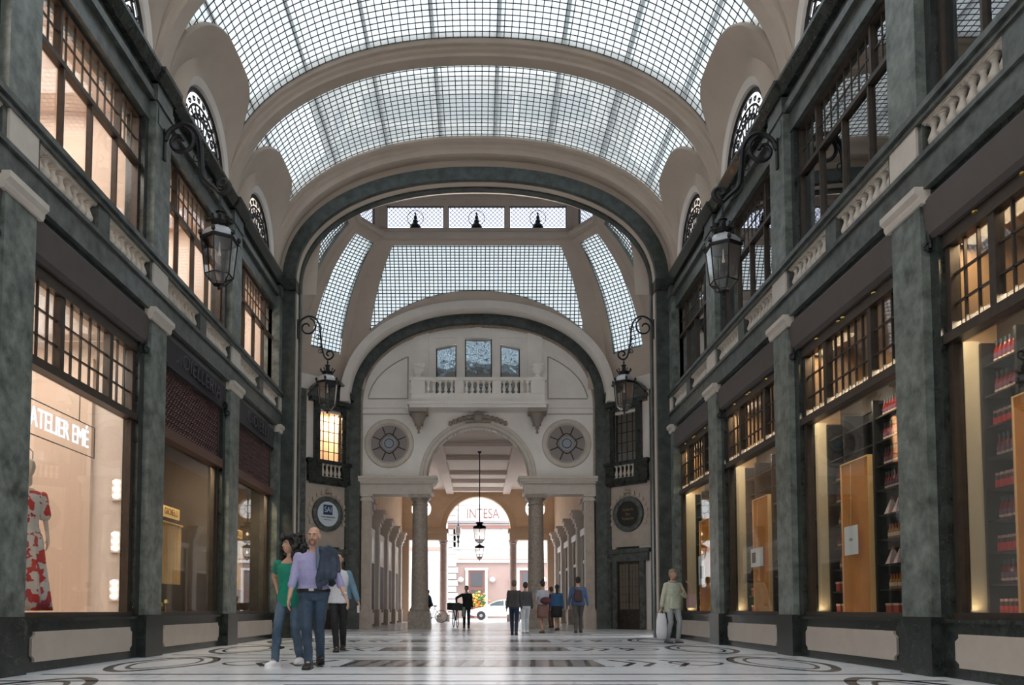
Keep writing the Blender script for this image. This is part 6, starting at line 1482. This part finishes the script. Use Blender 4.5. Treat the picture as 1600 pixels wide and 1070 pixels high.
# mannequin
def mannequin():
    root=empty('mannequin',(-5.66,9.86,.66)); tag(root,'white mannequin in a long red floral dress behind the left shop glass','mannequin')
    WM=mat('ivory_mannequin',(.80,.68,.56),.4); b=MB()
    ell(b,Vector((0,-.01,1.80)),(.07,.09,.105)); ell(b,Vector((.0,-.04,1.745)),(.05,.055,.06)); caps(b,(0,-.095,1.80),(0,-.105,1.775),.008,.012,6); caps(b,(0,0,1.60),(0,0,1.74),.045,.042)
    loft(b,[(0,0,.9,.15,.11),(0,0,1.1,.115,.09),(0,0,1.35,.155,.10),(0,0,1.48,.15,.08),(0,0,1.54,.05,.05)])
    for s in(-1,1): caps(b,(s*.17,0,1.46),(s*.21,.02,1.18),.04,.032); caps(b,(s*.21,.02,1.18),(s*.22,-.05,.94),.032,.022); hand(b,(s*.22,-.05,.94),(0,-.1,-1),(-s,0,0),1,.3,1)
    for s in(-1,1): caps(b,(s*.08,0,.9),(s*.07,0,.1),.06,.035)
    remesh(b,'body',WM,root,.011,3)
    m=bpy.data.materials.new('red_floral_print'); m.use_nodes=True; n,l=m.node_tree.nodes,m.node_tree.links; pb=n['Principled BSDF']; pb.inputs['Roughness'].default_value=.7
    t=n.new('ShaderNodeTexCoord'); nz=n.new('ShaderNodeTexNoise'); nz.inputs['Scale'].default_value=8; nz.inputs['Detail'].default_value=2; l.new(t.outputs['Object'],nz.inputs['Vector'])
    r=n.new('ShaderNodeValToRGB'); r.color_ramp.interpolation='CONSTANT'; r.color_ramp.elements[0].color=(.85,.78,.72,1); r.color_ramp.elements[1].color=(.72,.05,.04,1); r.color_ramp.elements[1].position=.50; l.new(nz.outputs['Fac'],r.inputs[0]); l.new(r.outputs[0],pb.inputs['Base Color'])
    b=mb(m); N=32; rows=[]
    for (z,rx,ry,f) in ((1.50,.155,.095,0),(1.36,.168,.115,0),(1.16,.13,.10,0),(1.08,.128,.10,0),(.92,.18,.135,.01),(.6,.21,.18,.02),(.3,.25,.21,.03),(.04,.28,.24,.04)):
        rows.append([((rx+f*sin(8*t))*cos(t),(ry+f*sin(8*t))*sin(t),z) for t in [2*pi*i/N for i in range(N)]])
    b.grid(rows,closeu=True); o=lchild(b,'floral_dress',root,smooth=True); so=o.modifiers.new('s','SOLIDIFY'); so.thickness=.008
    b=MB()
    for s in(-1,1): caps(b,(s*.17,0,1.46),(s*.20,.01,1.22),.055,.075)
    remesh(b,'dress_sleeves',m,root,.013,2)
    b=mb(IRON); b.tube([(-.04,0,1.9),(-.04,0,1.99),(0,0,2.03),(.04,0,1.99),(.04,0,1.9)],.006,5); lchild(b,'hanging_loop',root)
    root.rotation_euler=(0,0,radians(40)); root.matrix_basis=Matrix.Translation((-5.66,9.72,.69))@Matrix.Rotation(radians(50),4,'Z')@Matrix.Scale(1.04,4)
mannequin()
